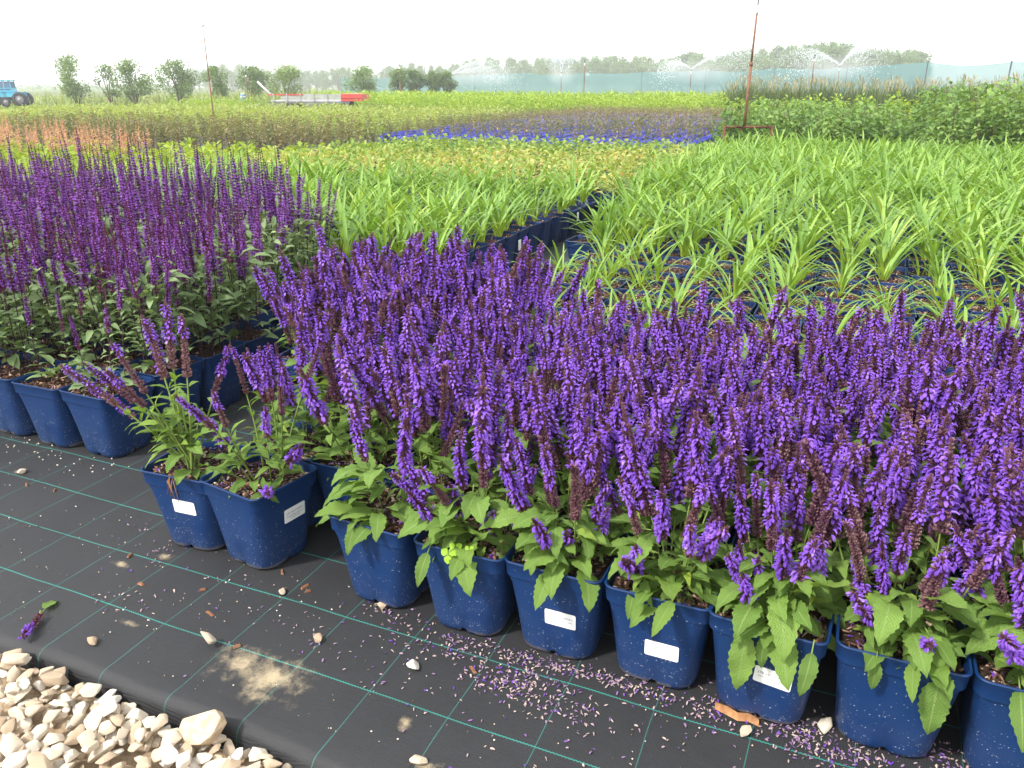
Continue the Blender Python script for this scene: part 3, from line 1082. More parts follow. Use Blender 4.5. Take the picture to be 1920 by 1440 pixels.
def put_sticker(root, side, x, z, printed=True, roll=0.0):
    """stick a label on one side wall of a pot (side: quarter turns from the front)"""
    slope = math.atan2(0.0255 - .0075, .19)
    y = -(0.091 + (z - .02) / .187 * (0.109 - .091)) - .0012
    M = Matrix.Rotation(side * math.pi / 2, 4, 'Z') @ Matrix.Translation((x, y, z)) @ Matrix.Rotation(slope, 4, 'X') @ Matrix.Rotation(roll, 4, 'Y')
    s = obj('sticker', STICK, root, M)
    if printed:
        for me, zz in zip(LINES, (.004, -.005, -.012)):
            obj('lettering', me, s, Matrix.Translation((0, -.0010, zz)) @ Matrix.Rotation(math.pi / 2, 4, 'X'))
    return s


# ---------------------------------------------------------------- violet salvias (front block)
PITCH_U, V0, U0 = 0.2365, 1.503, 0.1895    # pot spacing, centre line of the front row, centre of the eighth front pot
SALVIA_GROUP = 'violet salvias in blue pots, front block'


def stalk_into(root, me, x, y, yaw, tilt, r, s=1.0, z=.228):
    M3 = rz(yaw) @ ry(tilt) @ rz(r.uniform(0, 6.28))
    return obj('flower_spike', me, root, M4(M3, (x, y, z), s))


def leaf_into(root, me, x, y, z, yaw, elev, r, s=1.0, name='leaf'):
    return obj(name, me, root, M4(orient(yaw, elev, r.normal() * .25), (x, y, z), s))


def salvia(root, r, n_stalk, leaves, front=False, tall=1.0):
    obj('pot', POT, root)
    o = obj('bark_mulch', SOIL_SALVIA[int(r.integers(0, 3))], root, Matrix.Rotation(int(r.integers(0, 4)) * math.pi / 2, 4, 'Z'))
    o['kind'] = 'stuff'
    for i in range(n_stalk):
        a = 2 * math.pi * (i * .618 + r.uniform(-.05, .05))
        d = .075 * math.sqrt((i + .5) / n_stalk)
        t = R(3 + 19 * (i + .5) / n_stalk + r.normal() * 6)
        if front and math.sin(a) < -.35:
            t += R(r.uniform(0, 11))
        me = STALKS[int(r.integers(0, 14))]
        s = r.uniform(.74, 1.12) * tall
        if front and math.sin(a) < -.5:
            s *= .86
        stalk_into(root, me, d * math.cos(a), d * math.sin(a) * (.8 if front else 1) + (.022 if front else 0), a, t, r, s)
    if leaves:
        for i in range(leaves):
            a = r.uniform(0, 6.28)
            if front and r.random() < .6:
                a = -math.pi / 2 + r.normal() * .9
            z = .232 + .13 * r.random() ** 1.6
            d = r.uniform(.02, .075)
            leaf_into(root, SLEAF[int(r.integers(0, 9))], d * math.cos(a), d * math.sin(a), z, a + r.normal() * .4, R(r.uniform(-8, 50)), r, r.uniform(.62, 1.10))
    else:
        o = obj('foliage', SFOL[int(r.integers(0, 4))], root, Matrix.Translation((0, 0, .225)) @ Matrix.Rotation(r.uniform(0, 6.28), 4, 'Z'))
        o['kind'] = 'stuff'


FRONT = [  # column u, v, turn, stalks, leaves, label
    (-1.632, 1.517, 4, 'lanky salvia with thick pale stems leaning left, in the leftmost front pot'),
    (-1.415, 1.512, -9, 'sparse salvia in the second front pot, white label on its right side'),
    (-0.992, 1.507, -3, 'low leafy salvia in the third front pot, a tan stone at its foot'),
    (-0.741, 1.495, 1, 'salvia with a lime clover sprig hanging over its front rim'),
    (-0.5105, 1.505, 0, 'bushy violet salvia in front pot with white label, right of the clover pot'),
    (-0.2735, 1.503, 0, 'bushy violet salvia in front pot with low white label, next left of the hanging leaves'),
    (-0.045, 1.490, -3, 'violet salvia whose long leaves hang over its white label'),
    (0.1945, 1.497, 0, 'violet salvia in dusty pot with one long leaf hanging far down'),
    (0.432, 1.497, 0, 'violet salvia in the front pot cut by the right edge of the picture'),
]
for i, (u, v, turn, lab) in enumerate(FRONT):
    r = np.random.default_rng(500 + i)
    root = empty('potted_salvia', W(u, v), TH + R(turn), lab, 'salvia', SALVIA_GROUP)
    if i == 0:
        obj('pot', POT, root)
        tag(obj('bark_mulch', SOIL_SALVIA[0], root), kind='stuff')
        for k, (az_, t, me, s) in enumerate([(185, 33, 0, 1.0), (170, 24, 1, 1.05), (200, 42, 4, .95), (160, 14, 2, 1.1), (150, 8, 5, 1.02), (60, 7, 6, .98), (210, 20, 3, 1.0), (30, 12, 2, .9), (240, 22, 5, .9), (180, 48, 1, .85)]):
            stalk_into(root, LANKY[me], .0 + .012 * math.cos(k), -.03 + .012 * math.sin(k), R(az_), R(t), r, s)
        mb = MB()
        for az_, t, L, rad in ((170, 10, .17, .0065), (200, 24, .19, .0045), (150, 3, .20, .0045), (20, 12, .15, .003)):
            D = rz(R(az_)) @ ry(R(t))
            tube(mb, [D @ np.array((0, 0, q * L)) + np.array((0, -.03, .222)) for q in np.linspace(0, 1, 6)], [rad * (1 - .4 * q) for q in np.linspace(0, 1, 6)], 7, 0, .95, True)
        obj('thick_stem', mb.mesh('thick_stem', [M_stem]), root)
        mb = MB()
        for k in range(7):
            x0 = r.uniform(-.012, .012)
            tube(mb, [(x0, -.085, .236), (x0 + r.normal() * .004, -.112, .253), (x0 + r.normal() * .006, -.121, .235), (x0 + r.normal() * .008, -.119, .20 - r.uniform(0, .03))], .0012, 4, 0, .5)
        obj('dangling_root', mb.mesh('dangling_root', [M_dry]), root)
        for k in range(22):
            a = r.uniform(0, 6.28)
            leaf_into(root, SLEAF[int(r.integers(0, 9))], .03 * math.cos(a), -.03 + .03 * math.sin(a), .232 + .16 * r.random(), a, R(r.uniform(0, 50)), r, r.uniform(.55, 1.0))
        put_sticker(root, 0, .018, .150, False)
    elif i == 1:
        obj('pot', POT, root)
        tag(obj('bark_mulch', SOIL_SALVIA[1], root), kind='stuff')
        for k in range(7):
            a = r.uniform(0, 6.28)
            stalk_into(root, LANKY[int(r.integers(0, 7))], .05 * math.cos(a), .03 + .04 * math.sin(a), a, R(r.uniform(4, 26)), r, r.uniform(.7, .95))
        stalk_into(root, SHORT[0], -.01, -.02, R(-160), R(28), r, .95)
        stalk_into(root, SHORT[1], .06, .02, R(-20), R(35), r, 1.05)
        stalk_into(root, SHORT[2], .05, -.04, R(-20), R(62), r, .9)
        for k in range(17):
            a = r.uniform(0, 6.28)
            leaf_into(root, SLEAF[int(r.integers(0, 9))], .05 * math.cos(a), .05 * math.sin(a), .235 + .08 * r.random(), a, R(r.uniform(0, 50)), r, r.uniform(.45, .85))
        put_sticker(root, 1, .02, .150)
    else:
        ns = {2: 6, 3: 11, 4: 15}.get(i, 18)
        salvia(root, r, ns, {2: 38, 3: 46}.get(i, 56), True)
        if i >= 3:
            for k in range(4):
                a = -math.pi / 2 + r.normal() * .8
                stalk_into(root, SHORT[k % 5], .06 * math.cos(a), -.01 + .05 * math.sin(a), a, R(r.uniform(8, 40)), r, r.uniform(.8, 1.05))
        # leaves that hang over the front rim
        for k, (x, s, dr) in enumerate({2: [(-.02, .55, 60)], 3: [(-.06, .8, 48)], 4: [(.0, .85, 20)], 5: [(.04, .95, 12), (-.05, .55, 40)], 6: [(-.035, 1.0, 78), (.0, .75, 72), (.05, .62, 60), (.09, .85, 52)],
                                        7: [(-.045, .62, 70), (.062, .98, 84), (.02, .8, 20)], 8: [(-.05, .9, 30)]}.get(i, [])):
            leaf_into(root, HANG[(k * 3 + i) % 4], x, -.090 - .028 * (dr > 45), .258, -math.pi / 2 + r.normal() * .12, R(-dr), r, s)
        if i == 3:
            mb = MB()
            tube(mb, [(.03, -.07, .235), (.02, -.10, .262), (-.0, -.117, .262), (-.01, -.125, .25)], .0012, 5, 1, .9)
            for cx, cz, yy, s in ((-.012, .245, -.128, 1.0), (.004, .262, -.122, .8), (.035, .262, -.115, .55)):
                for k in range(3):
                    leaf_geo(mb, .02 * s, .019 * s, rx(R(55)) @ rz(R(120 * k + 40)), (cx, yy, cz), 4, .2, .2, .002, 0, 0, 0, .2 + .3 * k, r, .6, nw=1)
            obj('clover_sprig', mb.mesh('clover_sprig', [M_clover, M_stem]), root)
        if i == 4:
            put_sticker(root, 0, .022, .120)
        if i == 5:
            put_sticker(root, 0, .018, .110)
        if i == 6:
            put_sticker(root, 0, .025, .128, True, R(4))

# rows behind the front one
for row in range(1, 7):
    v = V0 + row * PITCH_U
    lo = (-1.50, -1.62, -1.86, -2.02, -2.12, -2.15)[row - 1]
    k0 = math.ceil((lo - U0) / PITCH_U)
    col = 0
    for k in range(k0, 8):
        r = np.random.default_rng(1000 + row * 40 + (k - k0))
        u = U0 + k * PITCH_U + r.normal() * .006 + row * .004
        # the back row stops short behind the middle pots
        if (row == 5 and -1.15 < u < -.25) or (row == 6 and u > -1.2):
            continue
        p = W(u, v + r.normal() * .006)
        if not in_view((p.x, p.y, .45), .5, .3):
            continue
        root = empty('potted_salvia', p, TH + R(r.normal() * 3), 'violet salvia in the %s row back, %s from the left in its row' % (ordn(row), ordn(col)), 'salvia', SALVIA_GROUP)
        col += 1
        thin = row == 1 and k < k0 + 2
        salvia(root, r, 8 if thin else 18, 0, tall=1.1 if (row > 3 and u < -1.2) else 1.0)

# ---------------------------------------------------------------- tall purple-stemmed salvias (left block)
TV0, TU1 = 1.855, -2.385       # front row centre, right column centre
TALL_GROUP = 'tall purple-stemmed salvias, left block'
cells = []
for row in range(0, 9):
    for c in range(0, 26):
        if (row >= 4 and c == 0) or (row >= 7 and c == 1):
            continue
        u, v = TU1 - c * .2365, TV0 + row * .2365
        p = W(u, v)
        if in_view((p.x, p.y, .55), .25, .2):
            cells.append((row, c, u, v, p, p.length))
for (row, c, u, v, p, d) in cells:
    r = np.random.default_rng(3000 + row * 50 + c)
    root = empty('potted_tall_salvia', p + Vector((r.normal() * .006, r.normal() * .006, 0)), TH + R(r.normal() * 2),
                 'tall purple-stemmed salvia in the %s row, %s from the right end' % (ordn(row), ordn(c)), 'salvia', TALL_GROUP)
    obj('pot', POT if d < 4 else POT_LOW, root)
    tag(obj('bark_mulch', SOIL_BARK[c % 3] if row < 2 else SOIL_LOW[c % 2], root), kind='stuff')
    young = row == 0 and c < 2
    if d < 3.7:
        n = 3 if young else 13
        for i in range(n):
            a = 2 * math.pi * i * .618 + r.normal() * .2
            dd = .08 * math.sqrt((i + .5) / n)
            stalk_into(root, TALL[int(r.integers(0, 10))], dd * math.cos(a), dd * math.sin(a), a, R(abs(r.normal() * 4) + 2), r, r.uniform(.82, 1.1) * (.7 if young else 1))
    else:
        o = obj('flower_spikes', TALL_MASS[int(r.integers(0, 5))], root, Matrix.Translation((0, 0, .225)) @ Matrix.Rotation(r.uniform(0, 6.28), 4, 'Z') @ Matrix.Scale(r.uniform(.9, 1.1), 4))
        o['kind'] = 'stuff'
    if row == 0:
        for i in range(16 if young else 36):
            a = r.uniform(0, 6.28)
            leaf_into(root, GLEAF[int(r.integers(0, 5))], .06 * math.cos(a) * r.random(), .06 * math.sin(a) * r.random(), .232 + (.05 if young else .26) * r.random(), a, R(r.uniform(-5, 55)), r, r.uniform(.8, 1.2))
    else:
        o = obj('foliage', GFOL[int(r.integers(0, 4))], root, Matrix.Translation((0, 0, .225)) @ Matrix.Rotation(r.uniform(0, 6.28), 4, 'Z'))
        o['kind'] = 'stuff'

# ---------------------------------------------------------------- daylilies
LLEAF = []
for i in range(9):
    mb = MB()
    L = rr.uniform(.38, .60)
    leaf_geo(mb, L, rr.uniform(.020, .030), np.eye(3), (0, 0, 0), 9, rr.uniform(.5, 2.1), .55, 0, 0, 0, 0, .5, rr, .38, nw=1)
    LLEAF.append(mb.mesh('strap_leaf', [M_lily]))


def lily_mass(seed, n, nl, s=1.0, wd=1.0):
    r = np.random.default_rng(seed)
    mb = MB()
    fans = [(r.normal() * .015, r.normal() * .015, r.uniform(0, 3.14)) for _ in range(3)]
    for i in range(n):
        fx, fy, fa = fans[i % 3]
        side = 0 if r.random() < .5 else math.pi
        a = fa + side + r.normal() * .45
        L = r.uniform(.30, .53) * s
        leaf_geo(mb, L, r.uniform(.021, .031) * wd, orient(a, R(r.uniform(64, 88)), r.normal() * .3), (fx + .012 * math.cos(a), fy + .012 * math.sin(a), 0), nl, r.uniform(.5, 1.9), .5, 0, 0, 0, 0,
                 float(min(1, r.random() * .9 + (.14 if r.random() < .06 else 0))), r, .38, nw=1)
    return mb


LILY = [lily_mass(800 + i, 13, 6).mesh('foliage', [M_lily]) for i in range(7)]
LILY_LOW = [lily_mass(820 + i, 12, 4, 1.0, 1.1) for i in range(4)]
LG_A, LG_B = 'daylilies in the block left of the gap', 'daylilies in the block right of the gap'
lil = []
for row in range(0, 14):
    for c in range(0, 19):
        u, v = -2.36 - c * .2365, 4.02 + row * .2365
        lil.append((u, v, 'A', row, c))
for row in range(0, 43):
    for c in range(0, 46):
        u, v = -1.93 + c * .2365, 3.12 + row * .2365
        if (row < 17 and c == 0) or (c == 1 and 4 < row < 9):
            continue
        lil.append((u, v, 'B', row, c))
seen = []
for (u, v, blk, row, c) in lil:
    p = W(u, v)
    if in_view((p.x, p.y, .4), .35, .1):
        seen.append(((0 if in_view((p.x, p.y, .4), .05, .1) else 100) + p.length, u, v, blk, row, c, p))
seen.sort(key=lambda q: q[0])
rest_l, rest_pot = MB(), 0
lowpot = [tuple(p.vertices) for p in POT_LOW.polygons], np.array([x.co[:] for x in POT_LOW.vertices])
for i, (d, u, v, blk, row, c, p) in enumerate(seen):
    d = p.length
    r = np.random.default_rng(6000 + i)
    gap = r.random() < (.26 if (blk == 'B' and row < 8) else .03)
    ps = p + Vector((r.normal() * .006, r.normal() * .006, 0))
    small = (r.uniform(.5, .8) if (blk == 'B' and row < 8) else (.72 if blk == 'A' and row > 7 else .9))
    if i < 298:
        lab = ('daylily left of the gap, %s row back, %s from the gap' if blk == 'A' else 'daylily right of the gap, %s row back, %s from the gap') % (ordn(row), ordn(c))
        if gap:
            lab = 'blue pot of bare bark ' + lab.split('daylily ')[1]
        root = empty('plant_pot' if gap else 'potted_daylily', ps, TH + R(r.normal() * 3), lab, 'daylily' if not gap else 'pot', LG_A if blk == 'A' else LG_B)
        obj('pot', POT_NAVY if d < 6.5 else POT_LOW, root)
        tag(obj('bark_mulch', SOIL_BARK[i % 3] if d < 5 else SOIL_LOW[i % 2], root), kind='stuff')
        if gap:
            continue
        cx, cy = r.normal() * .015, r.normal() * .015
        if i < 80:
            fans = [(r.normal() * .014, r.normal() * .014, r.uniform(0, 3.14)) for _ in range(2)]
            for k in range(12 if (blk == 'B' and row < 8) else 14):
                fx, fy, fa = fans[k % 2]
                a = fa + (0 if k % 4 < 2 else math.pi) + r.normal() * .4
                leaf_into(root, LLEAF[int(r.integers(0, 9))], cx + fx + .010 * math.cos(a), cy + fy + .010 * math.sin(a), .226, a, R(r.uniform(60, 88)), r, r.uniform(.6, 1.0) * small)
        else:
            o = obj('foliage', LILY[int(r.integers(0, 7))], root, Matrix.Translation((cx, cy, .224)) @ Matrix.Rotation(r.uniform(0, 6.28), 4, 'Z') @ Matrix.Scale(r.uniform(.85, 1.08) * small, 4))
            o['kind'] = 'stuff'
    else:
        s = r.uniform(.85, 1.1)
        rest_l.merge(LILY_LOW[int(r.integers(0, 4))], rz(r.uniform(0, 6.28)) * s, (ps.x, ps.y, .224), float(r.normal() * .12))
        if r.random() < .8 or c == 0:
            rest_l.add(lowpot[1] @ rz(TH).T + np.array(ps), lowpot[0], 1)
o = obj('distant_daylilies', rest_l.mesh('distant_daylilies', [M_lily, M_pot_far]))
tag(o, 'far rows of green daylilies running back to the shrubs', 'daylilies', None, 'stuff')
for (u, v, z, side) in ((-2.232, 5.30, .16, 1), (-2.232, 6.6, .18, 1)):
    mb = MB()
    box(mb, (0, 0, 0), (.003, .045, .075))
    o = obj('plant_tag', mb.mesh('plant_tag', [M_white], False))
    o.matrix_basis = Matrix.Translation(W(u, v, z)) @ Matrix.Rotation(TH, 4, 'Z')
    tag(o, 'white plant tag on the wall of navy pots, %s one' % ('nearer' if v < 6 else 'farther'), 'tag', 'white tags on the daylily pots')


# ---------------------------------------------------------------- other beds
def bush(seed, n, Rad, H, Lr, wr, z0=0.0, nl=2, mat=0, up=(0, 60), stems=0, smat=1, hollow=.55, arch=(.2, .9), dome=True, fold=.3):
    """leafy plant: leaves over a dome, with thin stems"""
    r = np.random.default_rng(seed)
    mb = MB()
    for _ in range(n):
        a = r.uniform(0, 6.28)
        q = r.uniform(hollow, 1.0)
        t = r.random()
        if dome:
            ph = math.asin(min(1, t))
            x, z = Rad * q * math.cos(ph), z0 + (H - z0) * (q * math.sin(ph))
        else:
            x, z = Rad * math.sqrt(r.random()), z0 + (H - z0) * t
        L = r.uniform(*Lr)
        leaf_geo(mb, L, L * wr * r.uniform(.75, 1.25), orient(a + r.normal() * .6, R(r.uniform(*up)), r.normal() * .5), (x * math.cos(a) * .8, x * math.sin(a) * .8, z), nl, r.uniform(*arch), fold, 0, 0, 0, mat,
                 float(np.clip(r.normal() * .22 + .5, 0, 1)), r, .7, nw=1)
    for _ in range(stems):
        a = r.uniform(0, 6.28)
        tube(mb, [(0, 0, .0), (Rad * .3 * math.cos(a), Rad * .3 * math.sin(a), H * .5), (Rad * .6 * math.cos(a), Rad * .6 * math.sin(a), H * .9)], [.006, .004, .002], 4, smat, .5, False)
    return mb


def fill(name, cells, protos, mats, label, cat, group, N_ind=300, stuff_name=None, stuff_label=None, lows=None, pot=None, srange=(.85, 1.15), hmax=.6, foli='foliage', pot_rot=True, zoff=0.0, rows=False):
    """plant a bed: the nearest N_ind plants are things, the rest one mass"""
    meshes = [p.mesh(name + '_foliage', mats) for p in protos]
    L = []
    seenrow = {}
    for (u, v, *rk) in cells:
        p = W(u, v)
        p.z = gz(p.x, p.y) + zoff
        if in_view((p.x, p.y, p.z + hmax), .25, .1):
            lab = label
            if rows:
                k = seenrow.get(rk[0], 0)
                seenrow[rk[0]] = k + 1
                lab = label % (ordn(rk[0]), ordn(k))
            L.append((p.length + (0 if in_view((p.x, p.y, p.z + hmax), .05, .1) else 500), p, lab))
    L.sort(key=lambda q: q[0])
    mass_ = MB()
    pv = None
    if pot is not None:
        pv = np.array([x.co[:] for x in pot.vertices]), [tuple(q.vertices) for q in pot.polygons]
    for i, (d, p, lab) in enumerate(L):
        a, s = random.uniform(0, 6.28), random.uniform(*srange)
        if i < N_ind:
            if pot is None:
                o = obj(name, meshes[i % len(meshes)], None, Matrix.Translation(p) @ Matrix.Rotation(a, 4, 'Z') @ Matrix.Scale(s, 4))
                tag(o, lab, cat, group)
            else:
                root = empty(name, p, TH, lab, cat, group)
                obj('pot', pot, root)
                tag(obj(foli, meshes[i % len(meshes)], root, Matrix.Translation((0, 0, .2)) @ Matrix.Rotation(a, 4, 'Z') @ Matrix.Scale(s, 4)), kind='stuff')
        else:
            src = (lows or protos)[i % len(lows or protos)]
            mass_.merge(src, rz(a) * s, (p.x, p.y, p.z + (.2 if pot is not None else 0)), random.uniform(-.1, .1))
            if pv is not None:
                mass_.add(pv[0] @ rz(TH).T + np.array(p), pv[1], 2)
    if mass_.n:
        o = obj(stuff_name or ('far_' + name), mass_.mesh(stuff_name or name, mats + ([pot.materials[0]] if pot is not None else [])))
        tag(o, stuff_label or label, cat, None, 'stuff')


def grid(u0, u1, v0, v1, du, dv, jit=.1, keep=None):
    out = []
    for ri, v in enumerate(np.arange(v0, v1, dv)):
        for u in np.arange(u0, u1, du):
            uu, vv = u + random.uniform(-jit, jit) * du, v + random.uniform(-jit, jit) * dv
            if keep is None or keep(uu, vv):
                out.append((uu, vv, ri))
    return out


LM = lambda n, a, b, c, t=.35: mat_leaf(n, [(0.0, a), (.5, b), (1.0, c)], t, None, .55, .25)
M_yel = mat_leaf('yellow_orange_leaf', [(0.0, (.07, .15, .03)), (.35, (.18, .28, .055)), (.6, (.36, .40, .11)), (.8, (.46, .37, .15)), (1.0, (.40, .19, .10))], .35)
M_lime1 = LM('yellow_green_leaf', (.12, .19, .03), (.24, .33, .045), (.38, .44, .07))
M_brown = mat_leaf('bronze_leaf', [(0.0, (.09, .13, .05)), (.5, (.18, .19, .09)), (.8, (.27, .20, .12)), (1.0, (.38, .26, .16))], .25)
M_spir = LM('spirea_leaf', (.14, .21, .055), (.26, .33, .09), (.40, .44, .15))
M_limeb = LM('lime_bed_leaf', (.12, .23, .03), (.25, .37, .045), (.38, .46, .08))
M_hyd = LM('shrub_leaf', (.055, .115, .03), (.12, .22, .05), (.28, .39, .11), .34)
M_reed = LM('reed_leaf', (.05, .09, .025), (.10, .15, .05), (.17, .20, .08), .25)
M_plume = LM('buff_plume', (.20, .18, .10), (.30, .27, .16), (.40, .36, .24), .3)
M_ast = mat_leaf('orange_plume', [(0.0, (.44, .22, .14)), (.5, (.58, .34, .22)), (1.0, (.68, .48, .32))], .35, (1, .9, .8))
M_grass = LM('field_grass_leaf', (.12, .20, .05), (.22, .31, .08), (.36, .38, .16), .3)

# yellow and orange leaved pots behind the daylilies
P1 = [bush(900 + i, 46, .115, .24, (.05, .085), .5, .02, 2, 0, (10, 65)) for i in range(5)]
P1L = [bush(910 + i, 26, .12, .24, (.06, .10), .55, .02, 1, 0, (10, 65)) for i in range(3)]
fill('potted_yellow_shrub', grid(-7.5, -1.75, 7.6, 13.2, .25, .25, .12), P1, [M_yel, M_wood], 'small pot plant with yellow-green and orange leaves behind the daylilies', 'plant',
     'yellow and orange leaved pot plants', 300, 'far_yellow_plants', 'farther yellow and orange leaved plants in rows', P1L, POT_LOW, hmax=.4)
P1b = [bush(920 + i, 60, .16, .34, (.07, .12), .5, .04, 2, 0, (10, 65)) for i in range(4)]
fill('yellow_green_plant', grid(-13.5, -6.3, 6.6, 11.3, .33, .33, .15, lambda u, v: v < 11.2 and not (u < -10.0 - (v - 8.7) * .5 and v > 8.7)), P1b, [M_lime1, M_wood], 'yellow-green leafy plant behind the tall purple salvias', 'plant',
     'yellow-green leafy plants', 300, hmax=.4)


def astilbe(seed):
    r = np.random.default_rng(seed)
    mb = bush(seed, 40, .2, .36, (.08, .13), .5, .05, 2, 0, (0, 60))
    for k in range(4):
        a, d = r.uniform(0, 6.28), r.uniform(0, .13)
        hh = r.uniform(.5, .84)
        lx, ly = r.normal() * .07, r.normal() * .07
        x0, y0 = d * math.cos(a), d * math.sin(a)
        tube(mb, [(x0, y0, .1), (x0 + lx * .6, y0 + ly * .6, hh * .6), (x0 + lx, y0 + ly, hh)], [.005, .004, .002], 3, 1, .3, False)
        for j in range(20):
            q = r.uniform(.5, 1.0)
            rad = .055 * (1.05 - q) * 2
            b = r.uniform(0, 6.28)
            leaf_geo(mb, rad * r.uniform(.7, 1.3) + .012, .016, orient(b, R(r.uniform(10, 55))), (x0 + lx * q, y0 + ly * q, hh * q), 1, .3, .3, 0, 0, 0, 1, float(r.random()), r, .6, nw=1)
    return mb


fill('astilbe_plant', grid(-15.5, -9.6, 8.7, 10.7, .42, .42, .2, lambda u, v: u < -10.0 - (v - 8.7) * .5), [astilbe(930 + i) for i in range(4)], [M_lime1, M_ast], 'leafy plant with feathery orange plumes behind the purple salvias', 'plant',
     'orange plumed plants', 200, hmax=.6)


def bronze(seed, n=70, H=.5):
    r = np.random.default_rng(seed)
    mb = MB()
    for k in range(5):
        a = r.uniform(0, 6.28)
        tl = r.uniform(.03, .16)
        hh = H * r.uniform(.65, 1.05)
        pts = [np.array((0, 0, 0)), np.array((tl * .5 * math.cos(a), tl * .5 * math.sin(a), hh * .5)), np.array((tl * math.cos(a), tl * math.sin(a), hh))]
        tube(mb, pts, [.003, .003, .0015], 3, 0, .7, False)
        for j in range(n // 5):
            q = r.uniform(.25, 1.0)
            c0 = pts[0] * (1 - q) + pts[2] * q
            L = r.uniform(.05, .09)
            leaf_geo(mb, L, L * .42, orient(r.uniform(0, 6.28), R(r.uniform(-20, 50))), c0, 1, .5, .3, 0, 0, 0, 0, float(np.clip(r.normal() * .25 + .5, 0, 1)), r, .7, nw=1)
    return mb


BR = [bronze(940 + i, 30, .38) for i in range(5)]
fill('potted_bronze_shrub', grid(-10.2, -2.75, 15.0, 31.5, .42, .42, .1, lambda u, v: u > -9.7 - (v - 15) * .12), BR, [M_brown, M_wood], 'bronze leaved shrub in a bright blue pot', 'shrub', 'bronze shrubs in bright blue pots', 300,
     'far_bronze_shrubs', 'far rows of bronze shrubs in bright blue pots', [bronze(950 + i, 22, .38) for i in range(3)], POT_BRIGHT, hmax=.6)
fill('bronze_shrub', grid(-19, -9.3, 11.6, 15.4, .40, .40, .2), [bronze(960 + i, 90, .62) for i in range(4)], [M_brown, M_wood], 'brownish leaved shrub behind the orange plumes and yellow plants', 'shrub', 'brownish shrubs on the left', 300, hmax=.6)

SPI = [bush(970 + i, 130, .30, .48, (.06, .10), .5, .05, 1, 0, (10, 70)) for i in range(4)]
SPL = [bush(975 + i, 60, .32, .48, (.09, .14), .55, .05, 1, 0, (10, 70)) for i in range(3)]
fill('spirea_shrub', grid(-33, -10.0, 15.6, 30, .55, .55, .2, lambda u, v: u < -10.6 - (v - 15) * .12), SPI, [M_spir, M_wood], 'pale lime-green shrub in the broad bed on the left', 'shrub', 'pale lime-green shrubs', 300,
     'far_spirea_shrubs', 'far rows of pale lime-green shrubs', SPL, None, hmax=.5)
LIM = [bush(980 + i, 110, .36, .80, (.09, .15), .5, .08, 1, 0, (10, 75)) for i in range(4)]
LIML = [bush(985 + i, 50, .40, .80, (.14, .22), .55, .08, 1, 0, (10, 75)) for i in range(3)]
fill('lime_shrub', grid(-40, -3.5, 32.5, 58, .8, .8, .2, lambda u, v: u > (-22 if v < 42 else -26 - (v - 32) * .6)), LIM, [M_limeb, M_wood], 'bright lime-green shrub in the distant rows before the net fence', 'shrub', 'bright lime-green shrubs', 300,
     'far_lime_shrubs', 'far rows of bright lime-green shrubs', LIML, None, hmax=.8)


def hydrangea(seed, n=170, H=.95, Rd=.42):
    mb = bush(seed, n * 2, Rd, H, (.075, .14), .55, .12, 2, 0, (-30, 50), 6, 1, .5, (.4, 1.2))
    return mb


HY = [hydrangea(990 + i, 190, 1.02) for i in range(5)]
fill('green_shrub', grid(-2.2, .55, 14.6, 21.5, .5, .55, .15), HY, [M_hyd, M_wood], 'large leaved green shrub behind the rusty pole, %s row, %s from the left', 'shrub', 'large leaved green shrubs', 200, hmax=.9, srange=(.8, 1.02), rows=True)
HY2 = [hydrangea(995 + i, 210, 1.22, .46) for i in range(4)]
fill('tall_green_shrub', grid(1.15, 7.5, 14.9, 22, .55, .6, .15), HY2, [M_hyd, M_wood], 'taller green shrub at the right, %s row back, %s from the left', 'shrub', 'taller green shrubs at the right', 200, hmax=1.2, rows=True)
LB = [bush(1005 + i, 100, .36, .95, (.09, .15), .5, .08, 1, 0, (10, 75)) for i in range(3)]
fill('lime_hedge_shrub', grid(-3.0, 9, 23.0, 27, .7, .7, .2), LB, [M_limeb, M_wood], 'lime-green shrub behind the large leaved green shrubs', 'shrub', 'lime-green shrubs behind the green ones', 100, hmax=.9)


def reed(seed):
    r = np.random.default_rng(seed)
    mb = MB()
    for k in range(60):
        a = r.uniform(0, 6.28)
        d = .2 * math.sqrt(r.random())
        leaf_geo(mb, r.uniform(.9, 1.5), .03, orient(a, R(r.uniform(66, 88))), (d * math.cos(a), d * math.sin(a), 0), 3, r.uniform(.1, .6), .3, 0, 0, 0, 0, float(r.random()), r, .4, nw=1)
    for k in range(15):
        a = r.uniform(0, 6.28)
        d = .24 * math.sqrt(r.random())
        leaf_geo(mb, r.uniform(.16, .28), .035, orient(a, R(r.uniform(60, 88))), (d * math.cos(a), d * math.sin(a), r.uniform(1.05, 1.35)), 2, .3, .3, 0, 0, 0, 1, float(r.random()), r, .5, nw=1)
    return mb


fill('reed_grass', grid(-5.5, 13, 35.2, 37.6, .5, .6, .2), [reed(1010 + i) for i in range(4)], [M_reed, M_plume], 'tall dark grass with buff plumes before the net fence', 'grass plant', 'tall plumed grasses', 200, hmax=1.2)
fill('plumed_shrub', grid(-16, -6, 58.5, 60.5, .7, .8, .2), [reed(1020 + i) for i in range(2)], [M_spir, M_plume], 'pale flowered plant in the last row before the net fence', 'plant', 'pale flowered far plants', 100, hmax=.9, srange=(.5, .65))

